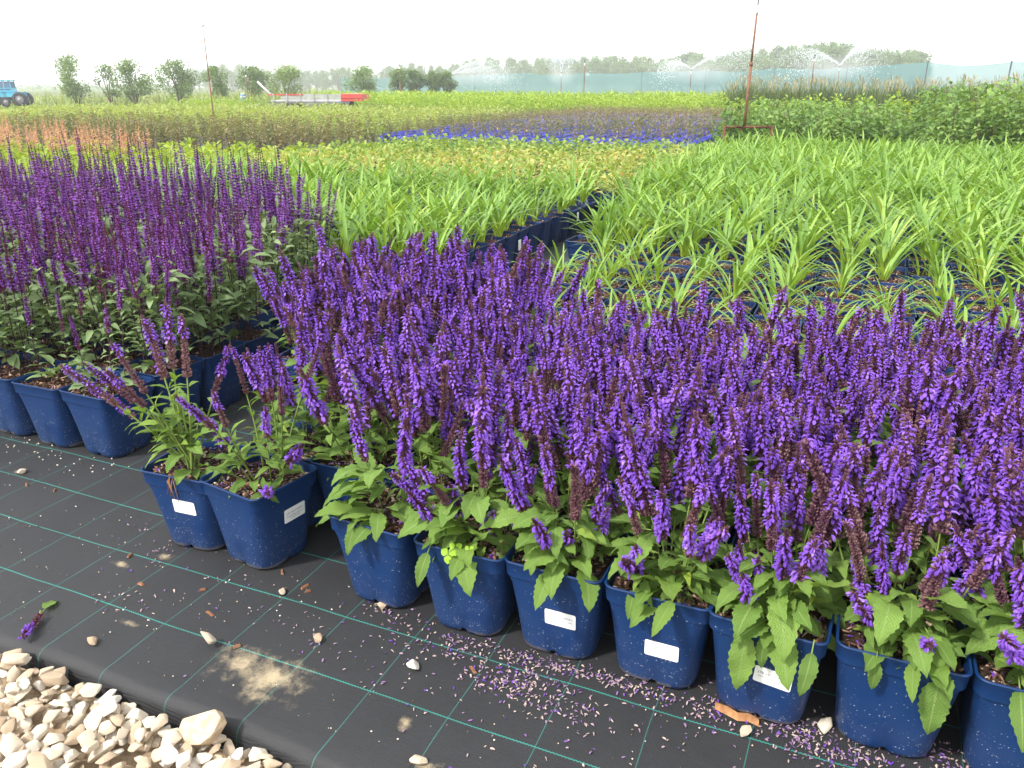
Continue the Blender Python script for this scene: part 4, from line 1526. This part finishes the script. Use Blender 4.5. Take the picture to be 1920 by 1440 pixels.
# rough grass on the far left
r = np.random.default_rng(55)
mb = MB()
for _ in range(9000):
    d = r.uniform(60, 80)
    x = -r.uniform(14, 46) * d / 62
    p = (x, d, gz(x, d) - .08)
    if not in_view((x, d, .3), .05, .1):
        continue
    hgt = r.uniform(.4, 1.0) * (1.0 if r.random() < .8 else 1.5)
    leaf_geo(mb, hgt, r.uniform(.05, .12), orient(r.uniform(0, 6.28), R(r.uniform(60, 88))), p, 2, r.uniform(.1, .8), .2, 0, 0, 0, 0, float(r.random()), r, .5, nw=1)
tag(obj('field_grass', mb.mesh('field_grass', [M_grass])), 'tall rough grass and weeds in the field at the left', 'grass', None, 'stuff')


# ---------------------------------------------------------------- trees
M_crown = LM('young_tree_leaf', (.07, .13, .042), (.14, .225, .07), (.26, .35, .13), .36)
M_forest = LM('forest_leaf', (.06, .115, .045), (.12, .20, .075), (.21, .30, .115), .3)


def crown(seed, n, blobs, leaf, w_=.6, nl=1):
    """leaf clumps scattered through several overlapping lobes"""
    r = np.random.default_rng(seed)
    mb = MB()
    for _ in range(n):
        bx, by, bz, br = blobs[int(r.integers(0, len(blobs)))]
        d = r.normal(size=3)
        d /= np.linalg.norm(d)
        q = br * r.uniform(.35, 1.0) ** .6
        if r.random() < .12:
            q = br * r.uniform(1, 1.3)
        c0 = np.array((bx, by, bz)) + d * q * np.array((1, 1, .95))
        L = leaf * r.uniform(.6, 1.4)
        leaf_geo(mb, L, L * w_, np.array(Euler((r.normal() * .6, r.normal() * .7, r.uniform(0, 6.28))).to_matrix()), c0, nl, .4, .3, 0, 0, 0, 0, float(np.clip(r.normal() * .2 + .5, 0, 1)), r, .7, nw=1)
    return mb


def small_tree(seed, H, Wd, thin=False):
    r = np.random.default_rng(seed)
    blobs = []
    for k in range(9 if thin else 22):
        t = r.uniform(.26, .92)
        a = r.uniform(0, 6.28)
        wprof = Wd * .5 * math.sin(math.pi * min(1, max(0.1, (t - .12) / .95))) ** .7
        d = wprof * r.uniform(.15, .95)
        blobs.append((d * math.cos(a), d * math.sin(a), H * t, Wd * r.uniform(.14, .24) * (.8 if thin else 1)))
    blobs.append((0, 0, H * .9, Wd * .17))
    tr = MB()
    for k in range(5):
        bx, by, bz, br = blobs[k]
        tube(tr, [(r.normal() * .05, r.normal() * .05, -.1), (bx * .3, by * .3, bz * .45), (bx, by, bz)], [.055, .04, .015], 5, 0, .5, False)
    return crown(seed, 1000 if thin else 3400, blobs, .14), tr


TREES = [  # photo column, distance, height, width, thin?, label
    (140, 60, 3.6, 2.5, 0, 'tallest young tree at the far left, right of the blue tractor'),
    (203, 60, 3.0, 1.6, 1, 'thin sparse young tree between two fuller ones on the left'),
    (249, 59, 3.05, 2.1, 0, 'young tree with a side branch, third from the tractor'),
    (333, 58, 3.0, 2.6, 0, 'round dense young tree just left of the thin sprinkler pole'),
    (405, 64, 2.7, 1.7, 0, 'narrow young tree just right of the thin sprinkler pole'),
    (470, 66, 2.7, 2.3, 0, 'round young tree behind the blue container'),
    (535, 66, 2.65, 2.2, 0, 'round young tree behind the raised trailer drawbar'),
    (680, 72, 2.7, 2.4, 0, 'young tree above the red end of the trailer'),
    (746, 74, 2.6, 1.4, 0, 'narrow young tree beside a brown sprinkler pole'),
    (779, 75, 2.6, 1.4, 0, 'narrow young tree right of the brown sprinkler pole'),
    (810, 76, 2.5, 1.5, 0, 'young tree second from the end of its row before the net'),
    (836, 77, 2.5, 1.4, 0, 'last young tree of the row, at the left end of the net'),
]
for i, (px, D, H, Wd, thin, lab) in enumerate(TREES):
    x, y = far(px, D)
    cr, tr = small_tree(1100 + i, H, Wd * 1.22, thin)
    root = empty('young_tree', (x, y, gz(x, y) - .05), random.uniform(0, 6), lab, 'tree', 'young trees in a row before the wood')
    obj('trunk', tr.mesh('trunk', [M_wood]), root)
    tag(obj('crown', cr.mesh('crown', [M_crown])), kind=None).parent = root

# the wood on the skyline
SKY = [(330, 140), (345, 134), (400, 123), (430, 119), (455, 121), (480, 129), (520, 132), (560, 131), (600, 129), (650, 126), (700, 128), (750, 121), (790, 119), (830, 122), (860, 118), (900, 112), (950, 108), (1000, 110),
       (1050, 111), (1100, 108), (1150, 107), (1200, 108), (1250, 109), (1280, 100), (1300, 98), (1325, 108), (1350, 101), (1400, 94), (1440, 89), (1500, 85), (1540, 77), (1565, 79), (1590, 92), (1625, 90), (1655, 94), (1690, 95),
       (1715, 95), (1733, 104)]


def forest_tree(seed):
    r = np.random.default_rng(seed)
    blobs = []
    for k in range(16):
        t = r.uniform(.16, .88)
        a = r.uniform(0, 6.28)
        d = .30 * math.sin(math.pi * (.15 + .8 * t)) ** .5 * r.uniform(.2, .95)
        blobs.append((d * math.cos(a), d * math.sin(a), t, r.uniform(.10, .17)))
    blobs.append((0, 0, .9, .10))
    tr = MB()
    tube(tr, [(0, 0, -.05), (0.01, 0, .3), (0, 0.01, .7)], [.03, .025, .01], 6, 0, .5, False)
    return crown(seed, 1700, blobs, .05, .8).mesh('crown', [M_forest]), tr.mesh('trunk', [M_wood])


FT = [forest_tree(1200 + i) for i in range(7)]
r = np.random.default_rng(77)
nf = 0
for k, px in enumerate(np.arange(338, 1738, 13.0)):
    for layer in range(2):
        xx = px + r.uniform(-7, 7) + layer * 6
        if xx > 1728:
            continue
        top = np.interp(xx, [q[0] for q in SKY], [q[1] for q in SKY]) + (r.uniform(-2, 4) if layer == 0 else r.uniform(5, 22))
        D = (330 - 130 * (px - 338) / 1400) - layer * 22 + r.uniform(-8, 8)
        H = zat(top, D) + .1
        x, y = far(xx, D)
        root = empty('forest_tree', (x, y, -.1), r.uniform(0, 6.28), 'broadleaf tree of the hazy wood along the skyline', 'tree', 'trees of the wood on the skyline')
        s = H / .98
        wd = s * r.uniform(.75, 1.1) * (1.25 if H < 7 else 1.0)
        c_, t_ = FT[int(r.integers(0, 7))]
        for nm, me in (('crown', c_), ('trunk', t_)):
            obj(nm, me, root, Matrix.Diagonal((wd, wd, s, 1)))
        nf += 1
# low bushes below the wood, seen over the net, and the faint rise at the far left
mb = MB()
for _ in range(3000):
    d = r.uniform(300, 420)
    px = r.uniform(-80, 1960)
    x, y = far(px, d)
    L = r.uniform(1.0, 2.2)
    leaf_geo(mb, L, L * .8, np.array(Euler((r.normal() * .6, r.normal() * .6, r.uniform(0, 6.28))).to_matrix()), (x, y, r.uniform(-.3, 1.0 if px < 340 or px > 1735 else 3.5)), 1, .3, .3, 0, 0, 0, 0, float(r.random()), r, .7, nw=1)
tag(obj('far_scrub', mb.mesh('far_scrub', [M_forest])), 'low hazy scrub along the horizon', 'scrub', None, 'stuff')

# ---------------------------------------------------------------- shade net fence
m_net, nt, out = new_mat('shade_net')
tc = N(nt, 'ShaderNodeTexCoord')
nz = N(nt, 'ShaderNodeTexNoise', Scale=.5, Detail=4.0)
nt.links.new(tc.outputs['Object'], nz.inputs['Vector'])
d_ = N(nt, 'ShaderNodeBsdfDiffuse')
nt.links.new(mixc(nt, nz.outputs[0], (.10, .22, .22), (.22, .36, .37)), d_.inputs['Color'])
t_ = N(nt, 'ShaderNodeBsdfTransparent')
tl = N(nt, 'ShaderNodeBsdfTranslucent')
tl.inputs['Color'].default_value = (.2, .36, .36, 1)
a1 = N(nt, 'ShaderNodeMixShader', Fac=.4)
nt.links.new(d_.outputs[0], a1.inputs[1])
nt.links.new(tl.outputs[0], a1.inputs[2])
a2 = N(nt, 'ShaderNodeMixShader', Fac=.28)
nt.links.new(a1.outputs[0], a2.inputs[1])
nt.links.new(t_.outputs[0], a2.inputs[2])
nt.links.new(a2.outputs[0], out.inputs[0])
NETP = [(640, 112, 145), (770, 106, 143), (890, 100, 141), (985, 94, 137), (1095, 88, 136.5), (1203, 82, 135.5), (1322, 76, 132), (1450, 70, 127.5), (1585, 64, 127), (1733, 56, 117), (1888, 50, 116), (2080, 45, 111)]
nroot = empty('shade_net_fence', (0, 80, 0), 0, 'long green shade-net fence on posts before the wood', 'fence')
pp = []
for (px, D, top) in NETP:
    x, y = far(px, D)
    pp.append((x, y, zat(top, D)))
for i, (x, y, h) in enumerate(pp):
    mb = MB()
    tube(mb, [(x, y - 80, -.2), (x, y - 80, h + .05)], .045, 6)
    obj('post', mb.mesh('post', [M_black]), nroot)
for i in range(len(pp) - 1):
    a, b = np.array(pp[i]), np.array(pp[i + 1])
    V, F = [], []
    nn, nz_ = 14, 7
    for j in range(nz_):
        for k in range(nn):
            t = k / (nn - 1)
            q = a * (1 - t) + b * t
            sag = .22 * math.sin(math.pi * t) * (0.5 + .5 * math.sin(i * 2.1 + 1))
            zt = (q[2] - sag) * j / (nz_ - 1)
            V.append((q[0], q[1] - 80 - .06 + .09 * math.sin(t * 9 + j * .8 + i) * math.sin(math.pi * t), zt - .1 * (j == 0)))
    F = [(j * nn + k, j * nn + k + 1, (j + 1) * nn + k + 1, (j + 1) * nn + k) for j in range(nz_ - 1) for k in range(nn - 1)]
    mb = MB()
    mb.add(V, F)
    obj('net_panel', mb.mesh('net_panel', [m_net]), nroot)

# ---------------------------------------------------------------- sprinklers
M_spray, nt, out = new_mat('water_drops')
e_ = N(nt, 'ShaderNodeBsdfDiffuse')
e_.inputs['Color'].default_value = (.85, .88, .9, 1)
tl = N(nt, 'ShaderNodeBsdfTranslucent')
tl.inputs['Color'].default_value = (.85, .88, .9, 1)
a1 = N(nt, 'ShaderNodeMixShader', Fac=.5)
nt.links.new(e_.outputs[0], a1.inputs[1])
nt.links.new(tl.outputs[0], a1.inputs[2])
nt.links.new(a1.outputs[0], out.inputs[0])


M_mist, nt, out = new_mat('fine_mist')
pv = N(nt, 'ShaderNodeVolumePrincipled')
pv.inputs['Color'].default_value = (.98, .99, 1.0, 1)
tc = N(nt, 'ShaderNodeTexCoord')
nz = N(nt, 'ShaderNodeTexNoise', Scale=.9, Detail=3.0)
nt.links.new(tc.outputs['Object'], nz.inputs['Vector'])
gl = N(nt, 'ShaderNodeVectorMath', operation='DISTANCE')
nt.links.new(tc.outputs['Generated'], gl.inputs[0])
gl.inputs[1].default_value = (.5, .5, .5)
fall = math_n(nt, 'SUBTRACT', 1.0, math_n(nt, 'MULTIPLY', gl.outputs['Value'], 2.0), clamp=True)
nt.links.new(math_n(nt, 'MULTIPLY', math_n(nt, 'MULTIPLY', fall, nz.outputs[0]), .42), pv.inputs['Density'])
nt.links.new(pv.outputs[0], out.inputs['Volume'])


def riser(px, D, top, lab, base_z=0.0, rad=.022, lean=0.0, tripod=False, white=True):
    x, y = far(px, D)
    g = gz(x, y) + base_z
    h = top - g
    root = empty('sprinkler_pole', (x, y, g), 0, lab, 'sprinkler', 'sprinkler poles in the field')
    mb = MB()
    tube(mb, [(0, 0, 0), (lean * .45, 0, h * .5)], rad * 1.2, 8)
    tube(mb, [(lean * .45, 0, h * .5), (lean * .86, 0, h * .88)], rad * .9, 8)
    tube(mb, [(lean * .44, 0, h * .485), (lean * .46, 0, h * .515)], rad * 1.5, 8)
    obj('pole', mb.mesh('pole', [M_rust]), root)
    if white:
        mb = MB()
        tube(mb, [(lean * .86, 0, h * .88), (lean * .9, 0, h * .915), (lean * .94, 0, h * .94)], [rad * 1.15, rad * 1.3, rad * .9], 8)
        obj('white_coupling', mb.mesh('white_coupling', [M_white]), root)
    mb = MB()
    tube(mb, [(lean * .94, 0, h * .94), (lean, 0, h)], rad * .55, 6)
    tube(mb, [(lean - .05, 0, h - .01), (lean, 0, h), (lean + .075, .01, h + .03)], [rad * .5, rad * .9, rad * .35], 6)
    tube(mb, [(lean - .04, 0, h + .03), (lean + .05, -.02, h + .035)], rad * .35, 5)
    obj('sprinkler_head', mb.mesh('sprinkler_head', [M_black]), root)
    return root


RB = Vector((3.918, 14.0, 0))
rp = riser(1395, 14, 2.56, 'rusty sprinkler pole on a steel stand, right of centre', .593, .020, .03, True)
rp.location = (RB.x, RB.y, .593)
for i, (dx, dy) in enumerate(((-.34, -.05), (.45, -.10), (.1, .5))):
    mb = MB()
    tube(mb, [(0, 0, 0), (dx, dy, .0)], .022, 6)
    tube(mb, [(dx, dy, .015), (dx, dy, -.593)], .028, 6)
    obj('stand_leg', mb.mesh('stand_leg', [M_rust_dark]), rp)
q = riser(393, 25, 2.85, 'thin sprinkler pole at the left, behind the purple salvias', 0, .018, .02)
for px, D, top, lab in ((1095, 62, 2.92, 'sprinkler pole standing alone before the middle of the net'), (1521, 50, 2.88, 'brown sprinkler pole left of the right-hand spraying one'),
                        (750, 66, 2.75, 'brown sprinkler pole between two narrow young trees'), (463, 56, 2.0, 'short brown sprinkler pole between the round young trees')):
    riser(px, D, top, lab, 0, .03)
r = np.random.default_rng(91)
for px, D, top, lab, jets in ((1570, 58, zat(124, 58), 'spraying sprinkler at the right with a wide fan of water', ((1, .5, 1.5, 1.7), (-1, .6, 1.2, 3.0))),
                              (1294, 64, zat(131, 64), 'spraying sprinkler throwing a long jet up to the right', ((1, .45, 1.5, 3.4), (-1, .4, .7, 1.8))),
                              (1052, 72, zat(136, 72), 'spraying sprinkler in the middle with an upright plume', ((1, .22, 1.5, .55), (-1, .22, 1.4, .5))),
                              (845, 78, zat(141, 78), 'spraying sprinkler at the left end of the net', ((1, .45, 1.4, 3.4), (1, .6, .9, 4.4)))):
    root = riser(px, D, top, lab, 0, .03)
    mb = MB()
    h = top
    oct_ = np.array([(1, 0, 0), (-1, 0, 0), (0, 1, 0), (0, -1, 0), (0, 0, 1), (0, 0, -1.0)])
    of = [(0, 2, 4), (2, 1, 4), (1, 3, 4), (3, 0, 4), (2, 0, 5), (1, 2, 5), (3, 1, 5), (0, 3, 5)]
    for (sgn, spr, rise, reach) in jets:
        for _ in range(1500):
            t = r.random() ** .8 * 1.35
            x = sgn * reach * t
            z = h + rise * 2.0 * t - rise * 1.05 * t * t
            s = spr * (.05 + .85 * t * t)
            c0 = np.array((x + r.normal() * s, r.normal() * s * 1.2, max(.3, z - abs(r.normal()) * s * 1.9 * (t > .15))))
            mb.add(oct_ * r.uniform(.010, .024) * np.array((1, 1, 1.5)) + c0, of)
    tag(obj('water_spray', mb.mesh('water_spray', [M_spray], False), root), kind='stuff')
    mv, mf = ICO3
    reach = max(j[3] for j in jets)
    mb = MB()
    off = sum(j[0] * j[3] for j in jets) / len(jets) * .6
    mb.add(mv * np.array((1.0 + reach * .8, 1.8, 1.0)) + np.array((off, 0, h - .15)), mf)
    tag(obj('water_mist', mb.mesh('water_mist', [M_mist]), root), kind='stuff')

# ---------------------------------------------------------------- trailer, tractor, container
M_red = mat_plain('red_paint', (.55, .045, .035), .5, col2=(.48, .06, .05), scale=3)
M_turq = mat_plain('turquoise_paint', (.05, .36, .52), .45, col2=(.07, .42, .56), scale=4)
M_glass = mat_plain('dark_glass', (.06, .13, .22), .12, .6)
M_tyre = mat_plain('tyre_rubber', (.025, .025, .03), .85)
D = 46.0
x0, x1 = far(503, D)[0], far(684, D)[0]
cx = (x0 + x1) / 2
yy = D
TZ = zat(193, D)
tr = empty('farm_trailer', (cx, yy, TZ - .40), 0, 'long low grey farm trailer with a red tail end', 'trailer')
Lr = x1 - x0


def part(name, mats, parent, *boxes):
    mb = MB()
    for c0, s0 in boxes:
        box(mb, c0, s0)
    me = mb.mesh(name, mats, False)
    return obj(name, me, parent)


part('trailer_bed', [M_grey], tr, ((-.25, 0, .50), (Lr - .9, 2.0, .07)), ((-.25, -.9, .43), (Lr - .9, .1, .09)), ((-.25, .9, .43), (Lr - .9, .1, .09)))
for k in range(3):
    part('side_board', [M_grey], tr, ((-.25 + .25, -1.0, .60 + k * .105), (Lr - 1.8, .035, .085)))
part('red_rail', [M_red], tr, ((-Lr / 2 + 1.15, -1.02, .83), (1.9, .05, .06)))
for k in range(6):
    part('stake', [M_grey], tr, ((-Lr / 2 + .5 + k * .72, -1.035, .70), (.05, .035, .42)))
part('red_tail', [M_red], tr, ((Lr / 2 - .58, 0, .68), (1.16, 2.1, .36)), ((Lr / 2 - .58, -1.065, .68), (1.1, .03, .04)))
mb = MB()
tube(mb, [(-Lr / 2 + .2, -.4, .82), (-Lr / 2 - .45, -.4, 1.48)], .05, 6)
obj('drawbar', mb.mesh('drawbar', [M_white]), tr)


def wheel(root, c0, rad, wd, lugs=0, axis='y'):
    mb = MB()
    n = 20
    prof_ = [(-.5, .62), (-.5, .9), (-.38, 1.0), (.38, 1.0), (.5, .9), (.5, .62)]
    V, F = [], []
    for k in range(n):
        q = 2 * math.pi * k / n
        for (y, rr_) in prof_:
            rr2 = rad * rr_ * (1 + (.035 if lugs and k % 2 else 0) * (rr_ > .95))
            V.append((rr2 * math.cos(q), y * wd, rr2 * math.sin(q)))
    m_ = len(prof_)
    for k in range(n):
        for j in range(m_ - 1):
            F.append((k * m_ + j, k * m_ + j + 1, ((k + 1) % n) * m_ + j + 1, ((k + 1) % n) * m_ + j))
    mb.add(V, F)
    t = obj('wheel', mb.mesh('wheel', [M_tyre]), root, Matrix.Translation(c0) @ (Matrix.Rotation(math.pi / 2, 4, 'Z') if axis == 'x' else Matrix.Identity(4)))
    mb = MB()
    tube(mb, [(0, -.3 * wd, 0), (0, .3 * wd, 0)], rad * .63, 14)
    tube(mb, [(0, -.42 * wd, 0), (0, .42 * wd, 0)], rad * .2, 8)
    obj('wheel_rim', mb.mesh('wheel_rim', [M_grey]), t)
    return t


for xx in (-Lr / 2 + 1.3, Lr / 2 - .9):
    for s in (-.8, .8):
        wheel(tr, (xx, s, .16), .32, .2)

D = 60.0
tx, ty = far(14, D)
tg = zat(200, D)
tk = empty('blue_tractor', (tx, ty, tg), R(12), 'small bright blue tractor at the left edge of the picture', 'tractor')
part('engine_body', [M_turq], tk, ((-.1, 0, .95), (1.9, .8, .42)), ((.6, -.62, .93), (1.15, .34, .34)), ((.6, .62, .93), (1.15, .34, .34)), ((-1.2, 0, .75), (.9, .55, .55)))
mb = MB()
for (x, y) in ((-.62, -.55), (.42, -.55), (-.62, .55), (.42, .55), (-.1, -.55), (-.1, .55)):
    tube(mb, [(x, y, 1.15), (x * .85, y * .92, 2.0)], .04, 4)
box(mb, (-.08, 0, 2.04), (1.15, 1.2, .09))
box(mb, (-.1, -.55, 1.42), (1.05, .05, .05))
box(mb, (-.1, -.555, 1.20), (1.05, .04, .10))
box(mb, (.43, 0, 1.3), (.04, 1.05, .30))
obj('cab', mb.mesh('cab', [M_turq], False), tk)
for (c0, s0) in (((-.35, -.53, 1.70), (.42, .02, .50)), ((.14, -.53, 1.70), (.42, .02, .50)), ((-.35, -.53, 1.33), (.42, .02, .16)), ((.14, -.53, 1.33), (.42, .02, .16)), ((.40, 0, 1.70), (.02, .95, .5)), ((-.58, 0, 1.66), (.02, .95, .5))):
    part('window_pane', [M_glass], tk, (c0, s0))
part('chassis', [M_black], tk, ((-.2, 0, .62), (2.3, .5, .22)))
for (x, y, rd, wd) in ((.95, -.70, .56, .36), (.95, .70, .56, .36), (-1.3, -.6, .36, .22), (-1.3, .6, .36, .22), (-.15, -.68, .36, .22)):
    wheel(tk, (x, y, rd), rd, wd, 1)
mb = MB()
tube(mb, [(.55, -.6, 1.2), (.85, -.62, 1.32)], .02, 5)
tube(mb, [(-1.25, .2, 1.0), (-1.25, .2, 2.45)], .035, 6)
obj('exhaust_pipe', mb.mesh('exhaust_pipe', [M_grey]), tk)
tk.scale = (.86, .86, .86)

M_blue = mat_plain('blue_cloth', (.10, .20, .42), .6)
D = 50.0
x, y = far(453, D)
ct = empty('blue_container', (x, y, zat(186, D) - .3), 0, 'small blue and white container standing among the lime shrubs', 'container')
mb = MB()
tube(mb, [(0, 0, 0), (0, 0, .36), (0, 0, .52), (0, 0, .58)], [.14, .16, .15, .10], 12)
obj('body', mb.mesh('body', [M_blue]), ct)
mb = MB()
tube(mb, [(0, 0, .581), (0, 0, .62)], [.11, .09], 12)
tube(mb, [(0, 0, .40), (0, 0, .45)], .164, 12)
obj('white_lid', mb.mesh('white_lid', [M_white]), ct)

# lime hedge beside the trailer
fill('lime_hedge_plant', grid(-30.5, -27.2, 29.5, 33.5, .6, .6, .2), LIM, [M_limeb, M_wood], 'lime-green leafy shrub near the trailer and blue container', 'shrub', 'lime shrubs near the trailer', 150, hmax=.8, srange=(.75, 1.0))

# ---------------------------------------------------------------- litter on the mat
r = np.random.default_rng(17)
mb = MB()
PET = [(-1.578, 1.50, .06, .02, 14), (-1.80, 1.47, .10, .06, 26), (-1.683, 1.39, .05, .03, 16), (-1.62, 1.17, .06, .03, 26), (-1.50, 1.25, .12, .08, 20), (-0.616, 1.36, .05, .03, 40), (-0.716, 1.345, .05, .02, 50), (-0.53, 1.305, .055, .04, 190),
       (-0.60, 1.275, .04, .02, 60), (-0.415, 1.275, .045, .03, 70), (-0.36, 1.40, .05, .012, 80), (-0.48, 1.385, .08, .012, 80), (-0.70, 1.385, .08, .012, 60), (-0.92, 1.39, .05, .02, 46), (-.25, 1.385, .09, .012, 90), (-.14, 1.40, .03, .05, 60),
       (0.0, 1.40, .06, .03, 130), (.09, 1.385, .05, .04, 140), (.20, 1.385, .10, .012, 110), (.32, 1.40, .03, .06, 120), (-.5, 1.2, .35, .10, 90), (-0.1, 1.28, .25, .08, 80), (-1.0, 1.3, .25, .06, 50), (-1.05, 1.24, .03, .02, 14), (-.8, 1.33, .04, .02, 24), (-1.45, 1.45, .05, .03, 18)]
for (u, v, su, sv, n) in PET:
    for _ in range(n):
        uu, vv = u + r.normal() * su, v + r.normal() * sv
        L, wd = r.uniform(.0026, .0058), r.uniform(.0011, .0025)
        q = np.array([(-L, -wd * .4, .0006), (-L * .2, -wd, .0022), (L * .6, -wd * .7, .0028), (L, 0, .0008), (-L, wd * .4, .0006), (-L * .2, wd * .8, .0022), (L * .6, wd * .9, .002)])
        fz = [(0, 1, 5, 4), (1, 2, 6, 5), (2, 3, 6)]
        E3 = np.array(Euler((r.normal() * .3, r.normal() * .2, r.uniform(0, 6.28))).to_matrix())
        p = W(uu, vv, .0016)
        mb.add(q @ E3.T + np.array(p), fz, 0, float(np.clip(r.beta(1.6, 1.1), 0, 1)))
tag(obj('fallen_petals', mb.mesh('fallen_petals', [M_petal], False)), 'drifts of fallen violet and faded petals on the black mat', 'petals', None, 'stuff')
mb = MB()
for _ in range(420):
    u, v = r.uniform(-2.9, .4), 1.0 + .5 * r.random()
    if u < -2.2:
        v = 1.0 + .75 * r.random()
    s = r.uniform(.0010, .0028)
    mb.add(ICO2[0][:42:1][:12] * 0 if False else oct_ * s + np.array(W(u, v, s * .6)), of, 0, float(r.random()))
for _ in range(45):
    u, v = -2.55 + r.normal() * .22, 1.70 + r.normal() * .05
    s = r.uniform(.0015, .004)
    mb.add(oct_ * s + np.array(W(u, v, s * .6)), of, 0, .5 + .5 * float(r.random()))
tag(obj('scattered_grit', mb.mesh('scattered_grit', [mat_ramp('grit_grains', [(0, (.08, .05, .03)), (.5, (.35, .28, .2)), (1, (.65, .6, .52))], .9)], False)), 'tiny pale grains and crumbs scattered on the black mat', 'grit', None, 'stuff')
BARK = [(-1.76, 1.335), (-1.62, 1.245), (-1.45, 1.29), (-1.21, 1.41), (-1.19, 1.395), (-2.42, 1.51), (-2.30, 1.52), (-1.31, 1.44), (-1.36, 1.22), (-1.21, 1.15), (-.66, 1.30)]
for k, (u, v) in enumerate(BARK):
    mb = MB()
    L, wd = r.uniform(.009, .016), r.uniform(.003, .005)
    mb.add([(-L, -wd, 0), (L * .7, -wd, 0), (L, wd * .6, 0), (-L * .8, wd, 0), (-L * .8, -wd * .5, .004), (L * .6, -wd * .4, .005), (L * .7, wd * .4, .004), (-L * .6, wd * .6, .005)],
           [(0, 3, 2, 1), (4, 5, 6, 7), (0, 1, 5, 4), (1, 2, 6, 5), (2, 3, 7, 6), (3, 0, 4, 7)])
    o = obj('bark_chip', mb.mesh('bark_chip', [M_chip], False))
    o.location = W(u, v, .001)
    o.rotation_euler = (0, 0, r.uniform(0, 6.28))
    tag(o, 'small reddish bark chip lying on the black mat', 'bark chip', 'bark chips on the mat')
mb = MB()
pts = [(-.065, .012, .010), (-.03, .0, .016), (.0, -.012, .012), (.03, -.008, .014), (.06, -.018, .006)]
V = []
for (x, y, z) in pts:
    V += [(x, y - .013, 0.001), (x, y, z), (x, y + .012, .004)]
mb.add(V, [(i * 3 + j, (i + 1) * 3 + j, (i + 1) * 3 + j + 1, i * 3 + j + 1) for i in range(4) for j in range(2)])
o = obj('bark_strip', mb.mesh('bark_strip', [M_dry]))
o.location = W(-.085, 1.402, .002)
o.scale = (.72, .9, .9)
o.rotation_euler = (0, 0, TH + R(8))
tag(o, 'orange strip of dry bark at the foot of the pot with hanging leaves', 'bark')

# fallen flower sprig at the left
fs_ = empty('fallen_sprig', W(-1.74, 1.045, .006), TH + R(-48), 'broken flower sprig with one green leaf lying on the mat', 'flower sprig')
mb = MB()
stalk(mb, np.random.default_rng(5), .105, .12, .45, .98, pairs=0, bend=.01, dz=.0085, fs=.9)
obj('flower_spike', mb.mesh('sprig_spike', SMATS), fs_, Matrix.Rotation(math.pi / 2, 4, 'Y') @ Matrix.Translation((-.012, 0, 0)))
obj('leaf', SLEAF[2], fs_, Matrix.Translation((.0, 0, .004)) @ Matrix.Rotation(R(165), 4, 'Z') @ Matrix.Scale(.55, 4))

# ---------------------------------------------------------------- haze
HAZE = 0.0014
if HAZE > 0:
    m_h, nt, out = new_mat('haze_air')
    pv = N(nt, 'ShaderNodeVolumePrincipled')
    pv.inputs['Color'].default_value = (.985, .995, 1.0, 1)
    pv.inputs['Density'].default_value = HAZE
    pv.inputs['Anisotropy'].default_value = 0.3
    nt.links.new(pv.outputs[0], out.inputs['Volume'])
    mb = MB()
    box(mb, (0, 435, 10.5), (1820, 940, 24))
    o = obj('haze', mb.mesh('haze', [m_h], False))
    o.display_type = 'WIRE'
    tag(o, 'thin pale summer haze lying over the whole field', 'haze', None, 'stuff')
